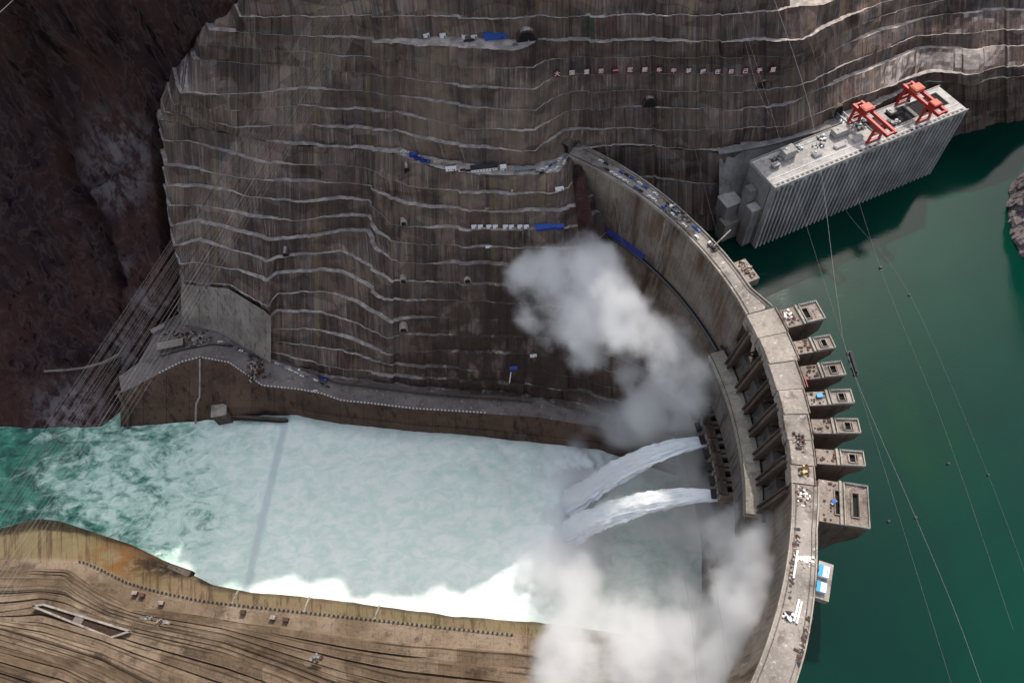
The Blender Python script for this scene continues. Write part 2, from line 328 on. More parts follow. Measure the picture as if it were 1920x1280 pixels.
class MB:
    def __init__(s): s.v = []; s.f = []
    def add(s, vs, fs):
        b = len(s.v); s.v += [tuple(v) for v in vs]; s.f += [tuple(b+i for i in f) for f in fs]; return s
    def box(s, c, d, rz=0, taper=1.0):
        cx, cy, cz = c; hx, hy, hz = d[0]/2, d[1]/2, d[2]/2; co, si = math.cos(rz), math.sin(rz); vs = []
        for z, k in ((-hz, 1), (hz, taper)):
            for x, y in ((-hx, -hy), (hx, -hy), (hx, hy), (-hx, hy)):
                x *= k; y *= k; vs.append((cx+x*co-y*si, cy+x*si+y*co, cz+z))
        return s.add(vs, [(3, 2, 1, 0), (4, 5, 6, 7), (0, 1, 5, 4), (1, 2, 6, 5), (2, 3, 7, 6), (3, 0, 4, 7)])
    def bar(s, a, b, w, h=None, n=4):
        a = Vector(a); b = Vector(b); h = h or w; d = (b-a).normalized()
        u = d.cross(Vector((0, 0, 1)));  u = u.normalized() if u.length > 1e-4 else Vector((1, 0, 0)); t = u.cross(d)
        vs = []
        for p in (a, b):
            for i in range(n):
                an = 2*math.pi*(i+.5)/n; k = math.sqrt(2)/2 if n == 4 else .5
                vs.append(p+u*(math.cos(an)*w*k)+t*(math.sin(an)*h*k))
        fs = [tuple(range(n))[::-1], tuple(range(n, 2*n))]+[(i, (i+1) % n, n+(i+1) % n, n+i) for i in range(n)]
        return s.add(vs, fs)
    def prism(s, poly, z0, z1):
        n = len(poly); vs = [(p[0], p[1], z0) for p in poly]+[(p[0], p[1], z1) for p in poly]
        ar = sum(poly[i][0]*poly[(i+1) % n][1]-poly[(i+1) % n][0]*poly[i][1] for i in range(n))
        fs = [tuple(range(n))[::-1], tuple(range(n, 2*n))]+[(i, (i+1) % n, n+(i+1) % n, n+i) for i in range(n)]
        if ar < 0: fs = [f[::-1] for f in fs]
        return s.add(vs, fs)
    def build(s, name, mat, parent=None, smooth=False): return link(name, s.v, s.f, mat, parent, smooth)

def interp_line(pts, xs):
    """pts: (px, py, z) sorted by px -> world points for each px in xs"""
    a = np.array([(p[0], p[1], p[2]) for p in pts], float)
    y = np.interp(xs, a[:, 0], a[:, 1]); z = np.interp(xs, a[:, 0], a[:, 2])
    return np.array([at(x, yy, zz) for x, yy, zz in zip(xs, y, z)])
def smooth1(a, n):
    k = np.ones(2*n+1)/(2*n+1); p = np.pad(a, ((n, n), (0, 0)), mode='edge')
    return np.stack([np.convolve(p[:, i], k, 'valid') for i in range(a.shape[1])], 1)
def normals2(P):
    t = np.gradient(smooth1(P[:, :2], 4), axis=0); t /= np.linalg.norm(t, axis=1)[:, None]+1e-9
    return np.stack([-t[:, 1], t[:, 0]], 1)
def grid_mesh(name, rows, mat, parent=None, smooth=False, flip=False, uvv=None):
    rows = [np.asarray(r) for r in rows]; n = len(rows[0]); V = np.concatenate(rows); F = []
    for i in range(len(rows)-1):
        for j in range(n-1):
            f = (i*n+j, i*n+j+1, (i+1)*n+j+1, (i+1)*n+j); F.append(f[::-1] if flip else f)
    mid = rows[len(rows)//2]; u = np.concatenate([[0], np.cumsum(np.linalg.norm(np.diff(mid[:, :2], axis=0), axis=1))])
    if uvv is None: uv = np.concatenate([np.stack([u, r[:, 2]], 1) for r in rows])
    else: uv = np.concatenate([np.stack([u, np.full(n, vv)], 1) for vv in uvv])
    return link(name, V, F, mat, parent, smooth, uv)
def fbm(p, s, o=4):
    return mnoise.fractal(Vector((p[0]*s, p[1]*s, p[2]*s)), 1.0, 2.0, o)

def terrace(name, lips, xs, mat, widths, sub=4, amp=.9, left=None, right=None, top=None, first_inner=True, bsp=3.0, uvbase=0):
    """lips: contour lines from low to high; each berm runs in by its width, then the face climbs to the next lip"""
    L = []
    for k, pl in enumerate(lips):
        x0, x1 = pl[0][0], pl[-1][0]
        P = interp_line(pl, np.clip(xs, x0, x1))
        if left is not None:
            for j in np.where(xs < x0)[0]: P[j, :2] += np.array(left)*(x0-xs[j])/bsp*3.0
        if right is not None:
            for j in np.where(xs > x1)[0]: P[j, :2] += np.array(right)*(xs[j]-x1)/bsp*3.0
        wob = np.array([mnoise.noise(Vector((p[0]*.05, p[1]*.05, k*3.7)))*1.3+mnoise.noise(Vector((p[0]*.2, p[1]*.2, k*1.7)))*.7 for p in P])
        nn = normals2(P); P[:, :2] += nn*wob[:, None]
        butt = np.array([mnoise.cell(Vector((x_/41.0, 3.3, 1.1)))+.5*mnoise.cell(Vector((x_/17.0, 8.3+k//3, 1.1))) for x_ in xs])*1.3-.9
        if amp < 1.5: P[:, :2] += nn*butt[:, None]
        P[:, 2] += np.array([mnoise.noise(Vector((p[0]*.03, p[1]*.03, 50+k)))*.8 for p in P])
        L.append(P)
    rows = []; uvv = []
    for k in range(len(L)):
        P = L[k]; nn = normals2(P); last = k == len(L)-1
        wdn = np.array([min(1.35, max(.12, .85+2.2*mnoise.noise(Vector((p[0]*.016, k*9.3, 2.0))))) for p in P])
        rows.append(P); uvv.append(k*15)
        if last and top is None: break
        wd = widths[k]; I = P.copy()
        ww = wd if np.isscalar(wd) else np.interp(xs, [a for a, b in wd], [b for a, b in wd])
        if not last:
            run = ((L[k+1][:, :2]-P[:, :2])*nn).sum(1); ww = np.minimum(ww, np.maximum(run-1.2, .3))
        ww = np.asarray(ww)*np.where(np.asarray(ww) < 5, wdn, 1.0); I[:, :2] += nn*ww.reshape(-1, 1)
        I[:, 2] += .05
        rows.append(I); uvv.append(k*15+.3)
        if last: break
        Q = L[k+1]
        for s_ in range(1, sub+1):
            t = s_/(sub+1); F = I*(1-t)+Q*t
            F = F.copy()
            d = np.array([fbm((p[0], p[1], p[2]*.6), .12, 3) for p in F])*amp
            ua = np.concatenate([[0], np.cumsum(np.linalg.norm(np.diff(P[:, :2], axis=0), axis=1))]); cell = np.array([mnoise.cell(Vector((a_/17.0+k*.37, k*5.1, 1.5))) for a_ in ua])*.9
            F[:, :2] += nn*(d+cell)[:, None]; rows.append(F); uvv.append(k*15+15*t)
    if top is not None:
        for dn, z in top:
            P = rows[-1]; Q = L[-1].copy(); nn = normals2(Q)
            Q[:, :2] += nn*dn; Q[:, 2] = z(Q[:, 0]) if callable(z) else z
            rows.append(Q); uvv.append(uvv[-1]+20)
    return grid_mesh(name, rows, mat, uvv=uvv), L

# ------------------------------------------------------------------ excavated valley side
def Z(z, *p): return [(a, b, z) for a, b in p]
road_lip = Z(240, (300, 222), (370, 237), (460, 258), (560, 271), (640, 275), (720, 283), (745, 289), (775, 301), (830, 318), (900, 325), (1000, 328), (1045, 320), (1070, 297), (1082, 282), (1130, 271), (1250, 275), (1345, 285), (1440, 266), (1540, 238), (1600, 214), (1740, 150), (1815, 158), (1960, 130))
up = [
 road_lip,
 Z(255, (312, 208), (440, 240), (560, 232), (640, 238), (745, 247), (800, 262), (835, 271), (870, 274), (1005, 283), (1040, 257), (1055, 245), (1120, 241), (1350, 243), (1480, 236), (1580, 190), (1740, 136), (1820, 138), (1960, 110)),
 Z(270, (326, 195), (440, 209), (560, 197), (640, 203), (740, 210), (800, 225), (870, 238), (1005, 246), (1040, 220), (1060, 207), (1120, 204), (1200, 200), (1380, 206), (1470, 198), (1490, 190), (1530, 168), (1600, 140), (1720, 93), (1745, 88), (1820, 92), (1960, 80)),
 Z(285, (338, 176), (440, 178), (560, 166), (640, 167), (740, 178), (800, 190), (880, 200), (1005, 206), (1037, 184), (1058, 173), (1200, 168), (1400, 172), (1500, 160), (1600, 112), (1720, 68), (1830, 60), (1960, 50)),
 Z(300, (362, 112), (390, 112), (460, 118), (560, 125), (640, 132), (720, 140), (800, 152), (870, 161), (1003, 166), (1030, 150), (1045, 142), (1150, 137), (1300, 137), (1400, 140), (1490, 128), (1500, 122), (1550, 97), (1640, 60), (1700, 45), (1760, 27), (1960, 14)),
 Z(315, (374, 84), (440, 88), (560, 96), (640, 103), (720, 110), (781, 117), (870, 124), (1000, 128), (1024, 116), (1042, 108), (1150, 107), (1350, 107), (1495, 104), (1545, 74), (1640, 34), (1760, 2), (1960, -12)),
 Z(330, (392, 57), (470, 62), (560, 66), (640, 70), (720, 80), (850, 89), (960, 93), (985, 89), (1008, 76), (1150, 77), (1350, 77), (1505, 75), (1545, 50), (1640, 8), (1760, -25), (1960, -40)),
 Z(346, (448, 33), (560, 30), (700, 29), (900, 34), (1100, 30), (1400, 26), (1540, 8), (1640, -30), (1960, -80)),
]
def ease(pl):
    q = sorted(pl+[(x, float(np.interp(x, [p[0] for p in pl], [p[1] for p in pl])), pl[0][2]) for x in (1470, 1530, 1580, 1650)])
    return [(x, y, 240+(z-240)*float(np.interp(x, [1470, 1650], [1, .60]))) for x, y, z in q]
up = [ease(p) for p in up]
xs = np.arange(270, 1962, 3.0)
def shade_ridge(base, add):
    def f(X):
        t = np.clip((X-222)/30, 0, 1); t = t*t*(3-2*t); u = np.clip((-X-90)/160, 0, 1)
        return base + (add-22*u*add/130-88*np.exp(-((X-170)/31)**2)*add/154)*(1-t) + (6*np.sin(X*.045)+4*np.sin(X*.13))*(1-t)  # unseen ridge height, with an added notch, shaped to place sun and shade
    return f
wid_road = [(300, 4), (700, 4), (760, 9), (830, 11), (900, 11), (1000, 11), (1040, 17), (1068, 18), (1085, 5), (1130, 2), (1345, 4), (1400, 7), (1560, 7), (1620, 9), (1960, 3)]
wid_top = [(300, 4), (640, 3), (740, 6), (850, 14), (985, 13), (1010, 3.5), (1490, 3.5), (1960, 3)]
cliff, LU = terrace('excavated_cliff', up, xs, 'shotcrete', [wid_road, 3.0, 3.0, [(300, 2.5), (1005, 2.5), (1060, .8), (1960, 1)], 3.2, [(300, 1.0), (1960, .8)], wid_top, 1.5],
                    left=(-.3, .95), top=[(3, shade_ridge(308, 46)), (12, shade_ridge(308, 70)), (26, shade_ridge(308, 100)), (40, shade_ridge(308, 134)), (54, shade_ridge(308, 154)), (300, shade_ridge(308, 154))])
tag(cliff, kind='structure')

low = [
 [(340, 604, 50), (410, 618, 50), (505, 676, 48), (560, 698, 47), (620, 706, 46), (700, 712, 46), (800, 728, 46), (900, 735, 46), (1000, 744, 46), (1100, 770, 46)],
 [(340, 594, 58), (410, 600, 60), (508, 660, 60), (560, 672, 60), (600, 680, 60), (640, 689, 60), (741, 705, 60), (800, 711, 60), (900, 716, 60), (1000, 722, 60), (1100, 735, 60)],
 [(342, 578, 72), (410, 586, 74), (509, 640, 75), (560, 644, 75), (600, 648, 75), (640, 656, 75), (731, 684, 75), (800, 688, 75), (900, 694, 75), (1000, 694, 75), (1100, 710, 75)],
 [(344, 562, 84), (410, 570, 88), (510, 618, 90), (560, 614, 90), (600, 618, 90), (640, 628, 90), (690, 648, 90), (727, 662, 90), (808, 658, 90), (900, 661, 90), (1000, 662, 90), (1100, 680, 90)],
 [(346, 545, 97), (425, 551, 103), (506, 596, 105), (520, 584, 105), (600, 586, 105), (640, 595, 105), (690, 615, 105), (727, 630, 105), (800, 629, 105), (900, 629, 105), (1000, 630, 105), (1100, 650, 105)],
 [(346, 526, 112), (430, 535, 118), (503, 574, 118), (520, 550, 120), (600, 546, 120), (640, 552, 120), (690, 580, 120), (735, 602, 120), (801, 596, 120), (900, 597, 120), (1000, 600, 120), (1100, 615, 120)],
 [(336, 496, 126), (380, 492, 132), (440, 506, 135), (500, 528, 135), (520, 512, 135), (600, 506, 135), (640, 509, 135), (674, 529, 135), (721, 560, 135), (760, 564, 135), (895, 564, 135), (1000, 568, 135), (1100, 580, 135)],
 [(328, 460, 144), (375, 452, 149), (440, 470, 150), (500, 490, 150), (520, 482, 150), (600, 473, 150), (640, 471, 150), (684, 494, 150), (737, 528, 150), (800, 528, 150), (895, 533, 150), (1000, 535, 150), (1100, 545, 150)],
 [(322, 424, 161), (370, 415, 165), (440, 433, 165), (504, 449, 165), (560, 446, 165), (640, 434, 165), (688, 434, 165), (706, 466, 165), (748, 493, 165), (805, 495, 165), (900, 494, 165), (1000, 497, 165), (1095, 505, 165)],
 Z(180, (318, 386), (380, 384), (440, 398), (480, 408), (560, 412), (640, 404), (690, 405), (706, 432), (745, 455), (840, 461), (900, 462), (1000, 464), (1092, 468)),
 Z(195, (314, 348), (370, 350), (437, 360), (484, 371), (571, 379), (640, 371), (692, 377), (714, 396), (740, 420), (761, 425), (873, 430), (1002, 430), (1061, 428), (1090, 422)),
 Z(210, (310, 308), (370, 318), (437, 330), (487, 337), (560, 340), (640, 340), (692, 349), (731, 367), (759, 385), (842, 391), (917, 396), (969, 396), (1052, 393), (1088, 384)),
 Z(225, (305, 262), (353, 266), (430, 287), (504, 306), (560, 308), (640, 308), (700, 318), (745, 341), (765, 349), (813, 356), (842, 358), (877, 360), (957, 362), (1019, 363), (1042, 360), (1065, 349), (1084, 335)),
 [p for p in road_lip if p[0] < 1083],
]
for q_ in low[:6]: q_.append((1270, q_[-1][1]+62, q_[-1][2]))
xs2 = np.arange(290, 1280, 2.6)
wl = [[(340, 5), (600, 7), (1100, 7)], [(340, .3), (505, .4), (540, 3), (1100, 3)], [(340, .3), (505, .4), (540, 3), (1100, 3)], [(340, .3), (505, .4), (540, 3), (1100, 3)], [(340, 3), (505, 2.5), (1100, 3)],
      3, 3, 3, 3.2, 3, 3.2, 3, 2.6, 1]
cl2, LL = terrace('excavated_cliff_foot', low, xs2, 'shotcrete', wl, left=(-.3, .95), right=(.8, .6), bsp=2.6)
tag(cl2, kind='structure')

# cliff upstream of the dam, down to the reservoir
upst = [
 Z(160, (1040, 360), (1200, 420), (1290, 448), (1345, 447), (1372, 440), (1500, 400), (1740, 325), (1790, 268), (1830, 252), (1900, 236), (1990, 215)),
 Z(186, (1040, 330), (1200, 372), (1290, 398), (1342, 402), (1368, 398), (1500, 350), (1740, 250), (1790, 220), (1830, 215), (1990, 190)),
 Z(207, (1040, 305), (1190, 330), (1290, 339), (1338, 346), (1360, 340), (1500, 300), (1600, 266), (1740, 200), (1800, 190), (1850, 185), (1990, 160)),
 [p for p in road_lip if p[0] >= 1082]+[(1990, 122, 240)],
]
xs3 = np.arange(1040, 1990, 3.0)
M['shotcrete_low'] = M['shotcrete']
cl3, _ = terrace('upstream_cliff', upst, xs3, 'shotcrete', [.6, .6, [(1040, .6), (1190, 2.5), (1340, 2.5), (1345, .5), (1990, .5)], 1], left=(-.6, .3))
tag(cl3, kind='structure')

# ------------------------------------------------------------------ natural mountain at the left
def mountain():
    X_ = np.concatenate([np.arange(-260, -20, 8.0), np.arange(-20, 560, 3.2)]); Y_ = np.concatenate([np.arange(-330, -10, 8.0), np.arange(-10, 870, 3.2)])[::-1]; rows = []
    for y in Y_:
        r = []
        for x in X_:
            z = float(np.interp(y, [-330, -200, 0, 60, 150, 220, 400, 640, 796, 840, 870], [440, 418, 352, 322, 272, 236, 160, 58, 1, -24, -30]))
            edge = float(np.interp(y, [-100, 0, 50, 60, 112, 165, 222, 400, 500, 600, 900], [480, 458, 446, 385, 362, 335, 300, 312, 325, 300, 200]))
            if x > edge-20: z -= min(60, (x-edge+20)*.55)
            if y > 560 and x > 190: z -= min(16, (x-190)*.25)*min(1, (y-560)/40)
            z += float(np.interp(x, [-260, 0, 200], [14, 6, 0]))*(1 if y < 700 else 0)
            p = at(x, y, z)
            g = min(1, max(.4, (810-y)/120))
            rg = mnoise.ridged_multi_fractal(Vector((p[0]*.011, p[1]*.011, p[2]*.006)), 1.0, 2.1, 6, 1.0, 2.0)
            rg2 = mnoise.ridged_multi_fractal(Vector((p[0]*.05, p[1]*.05, p[2]*.025)), 1.0, 2.1, 5, 1.0, 2.0)
            d = (rg-1.2)*10*g + (rg2-1.2)*2.6*g + fbm(p, .12, 5)*1.8*g
            gx = float(np.interp(y, [40, 100, 340, 420, 570], [40, 62, 128, 190, 232]))   # gully
            if 30 < y < 590: d -= 15*math.exp(-((x-gx)/13)**2)
            gx2 = float(np.interp(y, [200, 300, 360], [300, 235, 150]))
            if 190 < y < 380: d -= 7*math.exp(-((x-gx2)/10)**2)
            if y > 540 and x > 225: d *= .25
            r.append(p+np.array([-.1, -.62, .78])*d)
        rows.append(np.array(r))
    return grid_mesh('mountain', rows, 'mountain', smooth=True)
tag(mountain(), kind='structure')

# right bank headland above the reservoir
def headland():
    foot = [(1990, 620), (1950, 540), (1922, 492), (1896, 448), (1876, 398), (1884, 352), (1915, 325), (1990, 300)]
    F = np.array([at(x, y, 166)[:2] for x, y in foot]); t = np.linspace(0, len(F)-1, 220)
    P = np.stack([np.interp(t, range(len(F)), F[:, i]) for i in (0, 1)], 1); rows = []
    cen = at(2300, 430, 166)[:2]
    for k in range(90):
        s_ = k/89; z = 164+190*s_**.9; Q = P*(1-s_*.62)+cen*s_*.62; row = []
        for q in Q:
            n = mnoise.ridged_multi_fractal(Vector((q[0]*.03, q[1]*.03, z*.02)), 1, 2.1, 6, 1, 2)-1.2 + .5*fbm((q[0], q[1], z), .15, 5)
            row.append((q[0]-n*6, q[1]-n*6, z+n*3))
        rows.append(np.array(row))
    return grid_mesh('headland', rows, 'rock_right', flip=True, smooth=False)
tag(headland(), kind='structure')

# ------------------------------------------------------------------ dam geometry frame
DC = np.array([-120.8, 229.4]); DR = 294.65
def rt(r, deg, z):
    a = math.radians(deg); return (DC[0]+(DR+r)*math.cos(a), DC[1]+(DR+r)*math.sin(a), z)

# ------------------------------------------------------------------ water
def reservoir():
    R_ = [4, 20, 60, 120, 220, 420, 900]; T_ = np.arange(-88, 76, 2.0)
    rows = [np.array([rt(r, t, 168) for t in T_]) for r in R_]
    return grid_mesh('reservoir_water', rows, 'reservoir')
tag(reservoir(), kind='structure')

LAND = [(*at(1108, 893, 2)[:2], 13), (*at(1080, 900, 2)[:2], 20), (*at(1108, 1012, 2)[:2], 14), (*at(1070, 1020, 2)[:2], 22), (*at(1030, 1080, 2)[:2], 20)]
def river():
    xs_ = np.arange(-860, 190, 2.4); ys_ = np.arange(20, 440, 2.4); rows = []
    a = at(538, 785, 4); b = at(470, 1075, 4)
    for y in ys_:
        wx = a[0]+(b[0]-a[0])*(y-a[1])/(b[1]-a[1]); r = []
        for x in xs_:
            d = x-wx; st = 1/(1+math.exp(-max(-40, min(40, (d+3)/2.2))))
            tur = min(1, max(.12, (x+430)/170))
            n = fbm((x, y, 3), .045, 5)*2.4*tur + fbm((x, y, 9), .2, 3)*.5*tur
            ch = sum(math.exp(-((x-lx)**2+(y-ly)**2)/(2*rr**2)) for lx, ly, rr in LAND); n += ch*(2.5+4.5*abs(fbm((x, y, 5), .11, 5))+3.0*fbm((x, y, 1), .3, 4))
            bm = math.exp(-((d-5)/5)**2)*1.0
            r.append((x, y, -1.5+3.6*st+n*(1-.75*math.exp(-(d/9)**2))+bm))
        rows.append(np.array(r))
    return grid_mesh('river_water', rows, 'river', smooth=True)
tag(river(), kind='structure')
M['rib'] = mat_concrete('rib_concrete', (.40, .38, .37), (.16, .145, .14), .5, (.1, .1, .02))

# ------------------------------------------------------------------ arch dam
TH = np.arange(54, -62, -.75)
def dface(z): return float(np.interp(z, [-10, 40, 100, 158, 200, 240], [-18, -15, -11, -5, -1.5, 0]))
def up_r(t): return float(np.interp(t, [-45, -33, -20, 10, 14, 28, 50], [21.5, 19.5, 14.6, 21, 13.5, 13, 16.5]))
dam = empty('arch_dam', (0, 0, 0)); dam['label'] = 'huge curved concrete arch dam with road on its crest and spillway bays'; dam['category'] = 'dam'
def strip(name, th, prof, mat, parent, caps=True):
    """sweep a closed profile [(r, z)] along the arc; r may be a function of the angle"""
    rows = []
    for (r, z) in prof+[prof[0]]:
        rows.append(np.array([rt(r(t) if callable(r) else r, t, z) for t in th]))
    o = grid_mesh(name, rows, mat, parent); n = len(th); me = o.data
    bm = bmesh.new(); bm.from_mesh(me); bmesh.ops.remove_doubles(bm, verts=bm.verts, dist=.001)
    if caps:
        bmesh.ops.holes_fill(bm, edges=[e for e in bm.edges if e.is_boundary], sides=0)
    bmesh.ops.recalc_face_normals(bm, faces=bm.faces); bm.to_mesh(me); bm.free(); return o
S0, S1 = 10.3, -14.6            # spillway section between these angles
def body(name, th, top, mat='dam'):
    zs = [z for z in (-12, 20, 60, 100, 130, 156) if z < top]
    prof = [(dface(z), z) for z in zs]
    if top > 170: prof += [(dface(158), 158)]
    prof += [(dface(t_), t_) for t_ in (200, 236.5) if t_ < top]+[(dface(top), top), (13.0, top), (24, -12)]
    strip(name, th, prof, mat, dam)
def dth(a, b, st=.75): return np.concatenate([np.arange(a, b, -st), [b]])
body('dam_body', dth(54, S0), 238.2); body('dam_body', dth(S1, -60), 238.2)
body('spillway_body', dth(S0, S1), 206, 'dam_wet')
for a, b in ((54, 10.4), (-14.7, -60)):
    th = dth(a, b)
    strip('crest_road', th, [(-.8, 238.25), (-.8, 240), (lambda t: up_r(t) if t > 11 or t < -14 else 14, 240), (lambda t: up_r(t) if t > 11 or t < -14 else 14, 238.25)], 'crest', dam)
    strip('parapet', th, [(-.8, 240.02), (-.8, 241.3), (-.2, 241.3), (-.2, 240.02)], 'deck', dam)
    strip('parapet', th, [(lambda t: up_r(t)-.9, 240.02), (lambda t: up_r(t)-.9, 241.5), (lambda t: up_r(t)-.1, 241.5), (lambda t: up_r(t)-.1, 240.02)], 'deck', dam)
    strip('kerb', th, [(1.7, 240.02), (1.7, 240.45), (2.3, 240.45), (2.3, 240.02)], 'dam_wet', dam)
    strip('crane_rail', th, [(lambda t: up_r(t)-3.4, 240.02), (lambda t: up_r(t)-3.4, 240.4), (lambda t: up_r(t)-2.9, 240.4), (lambda t: up_r(t)-2.9, 240.02)], 'dam_wet', dam)
# gallery walkway along the downstream face, blue sheeted at its far end
wk = dth(48.5, 12.5)
strip('walkway', wk, [(-6.6, 175), (-6.6, 176.6), (-3, 176.6), (-3, 175)], 'darksteel', dam)
strip('walkway_rail', wk, [(-6.5, 176.65), (-6.5, 177.8), (-6.2, 177.8), (-6.2, 176.65)], 'steel', dam)
strip('blue_sheet_roof', dth(46.5, 33.5), [(-7.2, 179.6), (-7.2, 180), (-2.0, 182.2), (-2.0, 181.8)], 'deepblue', dam)
# deck panels bridging the bays
joints = [10.3, 6.3, 2.1, -1.9, -5.4, -8.9, -12.2, -14.6]
for i in range(7):
    a, b = joints[i]-.06, joints[i+1]+.06; th = dth(a, b, .5); ri = [22, 21, 18.5, 17, 15.5, 15, 14][i]; ro = -1.2 if i % 2 == 0 else -.4
    strip('deck_panel', th, [(ro, 237.2), (ro, 240+.25*(i % 2)), (ri, 240+.25*(i % 2)), (ri, 237.2)], 'deck' if i not in (2, 4) else 'crest', dam)
    strip('deck_fascia', th, [(ro, 229.0+(i % 3)), (ro, 237.1), (ro+1.4, 237.1), (ro+1.4, 229.0+(i % 3))], 'deck', dam)
    strip('parapet', th, [(ri-.8, 240.3), (ri-.8, 241.4), (ri-.2, 241.4), (ri-.2, 240.3)], 'pier_top', dam)
    strip('parapet', th, [(ro+.1, 240.3), (ro+.1, 241.2), (ro+.5, 241.2), (ro+.5, 240.3)], 'pier_top', dam)
# spillway bays: sill, radial gate with its arms, chute lip
piers = [(8.2, 15.5, 50, 52), (3.75, 10.5, 47, 51), (.15, 10.5, 46.5, 50), (-3.45, 10, 46, 48), (-7.1, 10, 45, 47), (-10.95, 10, 44, 45.5), (-16.3, 27, 43.5, 44)]
cent = [5.95, 1.95, -1.65, -5.3, -9.0, -12.9]
def plate(parent, name, mat, a, half, pts, thick=None):
    strip(name, np.linspace(a+half, a-half, 6), pts, mat, parent)
def radial_wall(name, a, wdt, prof, mat, parent):
    """a wall standing in the radial plane at angle a"""
    ca, sa = math.cos(math.radians(a)), math.sin(math.radians(a)); n = len(prof); vs = []
    for s_ in (-.5, .5):
        for r, z in prof: x, y, _ = rt(r, a, z); vs.append((x-sa*wdt*s_, y+ca*wdt*s_, z))
    m = MB(); m.add(vs, [tuple(range(n)), tuple(range(n, 2*n))[::-1]]+[(i, n+i, n+(i+1) % n, (i+1) % n) for i in range(n)])
    o = m.build(name, mat, parent); bm = bmesh.new(); bm.from_mesh(o.data); bmesh.ops.recalc_face_normals(bm, faces=bm.faces); bm.to_mesh(o.data); bm.free(); return o
for k, c_ in enumerate(cent):
    plate(dam, 'chute_floor', 'dam_wet', c_, 1.35, [(12.8, 206), (4, 203), (-1, 196), (-6.4, 186+2*(k % 2)), (-6.4, 181), (-3, 184), (2, 192), (12.8, 198)])
    g = []
    for j in range(7):
        an = math.radians(-38+j*12); g.append((-15+23*math.cos(an), 215+23*math.sin(an)))
    plate(dam, 'radial_gate', 'rust', c_, 1.3, g+[(r-.8, z) for r, z in g[::-1]])
    for s_ in (-.85, .85):
        m = MB(); m.bar(rt(-2, c_+s_, 215), rt(9, c_+s_, 206), 1.0); m.bar(rt(-2, c_+s_, 215), rt(10, c_+s_, 217), 1.0); m.build('gate_arm', 'rust', dam)
for i, (a, wd, re, rb) in enumerate(piers):
    # downstream wing: two sloping flanges with a recessed web
    big = i in (0, 6); W_ = 4.6
    if i < 7:
        aa = [8.1, 3.8, .1, -3.5, -7.1, -10.9, -14.9][i]
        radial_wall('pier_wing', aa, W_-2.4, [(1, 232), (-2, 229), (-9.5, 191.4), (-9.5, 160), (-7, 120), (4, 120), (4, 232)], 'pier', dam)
        for s_ in (-1, 1):
            radial_wall('wing_flange', aa+s_*.42, .9, [(1, 235), (-2.6, 232), (-11, 191.5), (-11, 186), (-8.5, 186), (-1, 222), (1, 226)], 'dam', dam)
    # upstream gate tower
    pr = [(13.2, 239.6), (re-.1, 239.6), (re-.1, 232), (re-6, 226), (re-9, 212), (22, 172), (18, 150), (13.2, 150)]
    if i == 6: pr = [(13.6, 239.6), (re-.1, 239.6), (re-.1, 222), (re-9, 205), (re-13, 190), (24, 172), (20, 150), (13.6, 150)]
    if i == 0: pr = [(13.4, 239.6), (re-.1, 239.6), (re-.1, 226), (re-10, 214), (24, 176), (20, 150), (13.4, 150)]
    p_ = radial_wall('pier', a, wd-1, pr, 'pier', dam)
    # top slab with rims, slots and rails
    ca, sa = math.cos(math.radians(a)), math.sin(math.radians(a)); rz = math.radians(a)
    def bx(m, r0, r1, t0, t1, z0, z1):
        x, y, _ = rt((r0+r1)/2, a, 0); tm = (t0+t1)/2; m.box((x-sa*tm, y+ca*tm, (z0+z1)/2), (r1-r0, t1-t0, z1-z0), rz)
    r_in = [22.3, 21.3, 18.8, 17.3, 15.8, 15.3, 14.9][i]; h = wd/2
    slots = [(re-8.5, re-4)] if i else [(re-14, re-8)]
    if i == 6: slots = [(re-19, re-15.5), (re-9.5, re-5.5)]
    m = MB(); cur = r_in+.2
    rim = []
    for s0, s1 in slots:
        bx(m, cur, s0, -h, h, 239.65, 241.0); bx(m, s0, s1, -h, -h*.55, 239.65, 241.0); bx(m, s0, s1, h*.55, h, 239.65, 241.0); cur = s1; rim.append((s0, s1))
    bx(m, cur, re+.6, -h, h, 239.65, 241.0)
    m.build('pier_slab', 'pier_top' if i not in (3,) else 'deck', p_)
    for s0, s1 in rim:
        m = MB(); bx(m, s0+.05, s1-.05, -h*.54, h*.54, 239.62, 239.8); m.build('gate_slot', 'black', p_)
        m = MB()
        for t in (-h*.58, h*.58): bx(m, s0-.5, s1+.5, t-.3, t+.3, 241.02, 241.9)
        for r in (s0-.3, s1+.3): bx(m, r-.3, r+.3, -h*.55, h*.55, 241.02, 242.0)
        m.build('slot_rim', 'pier_top', p_)
    m = MB()                                        # cross beams and edge upstands
    rr = r_in+(re-r_in)*.42; bx(m, rr, rr+1.3, -h-.5, h+.5, 241.02, 242.6); bx(m, rr+2.6, rr+3.3, -h-.3, h+.3, 241.02, 242.3)
    bx(m, re-.1, re+.5, -h, h, 241.02, 242.3); bx(m, rr+4, re-.2, -h, -h+.45, 241.02, 242.2); bx(m, rr+4, re-.2, h-.45, h, 241.02, 242.2)
    for q in range(5): r = rr+5+q*(re-rr-6)/5; (bx(m, r, r+.35, -h*.53, h*.53, 242.1, 242.5) if q % 2 else None)
    m.build('slab_beam', 'beam', p_)
    m = MB()
    for q in range(14):
        r = random.uniform(r_in+1, rr-1); t = random.uniform(-h+1, h-1); s_ = random.uniform(.5, 1.7); bx(m, r, r+s_, t, t+s_*.8, 241.02, 241.3+s_*.4)
    tag(m.build('litter', 'rust', p_), kind='stuff')
    m = MB()                                        # brackets under the overhang
    for q in (-.35, .35): bx(m, re, re+1.4, q*wd-.5, q*wd+.5, 236, 239.5)
    m.build('bracket', 'pier', p_)
    m = MB()
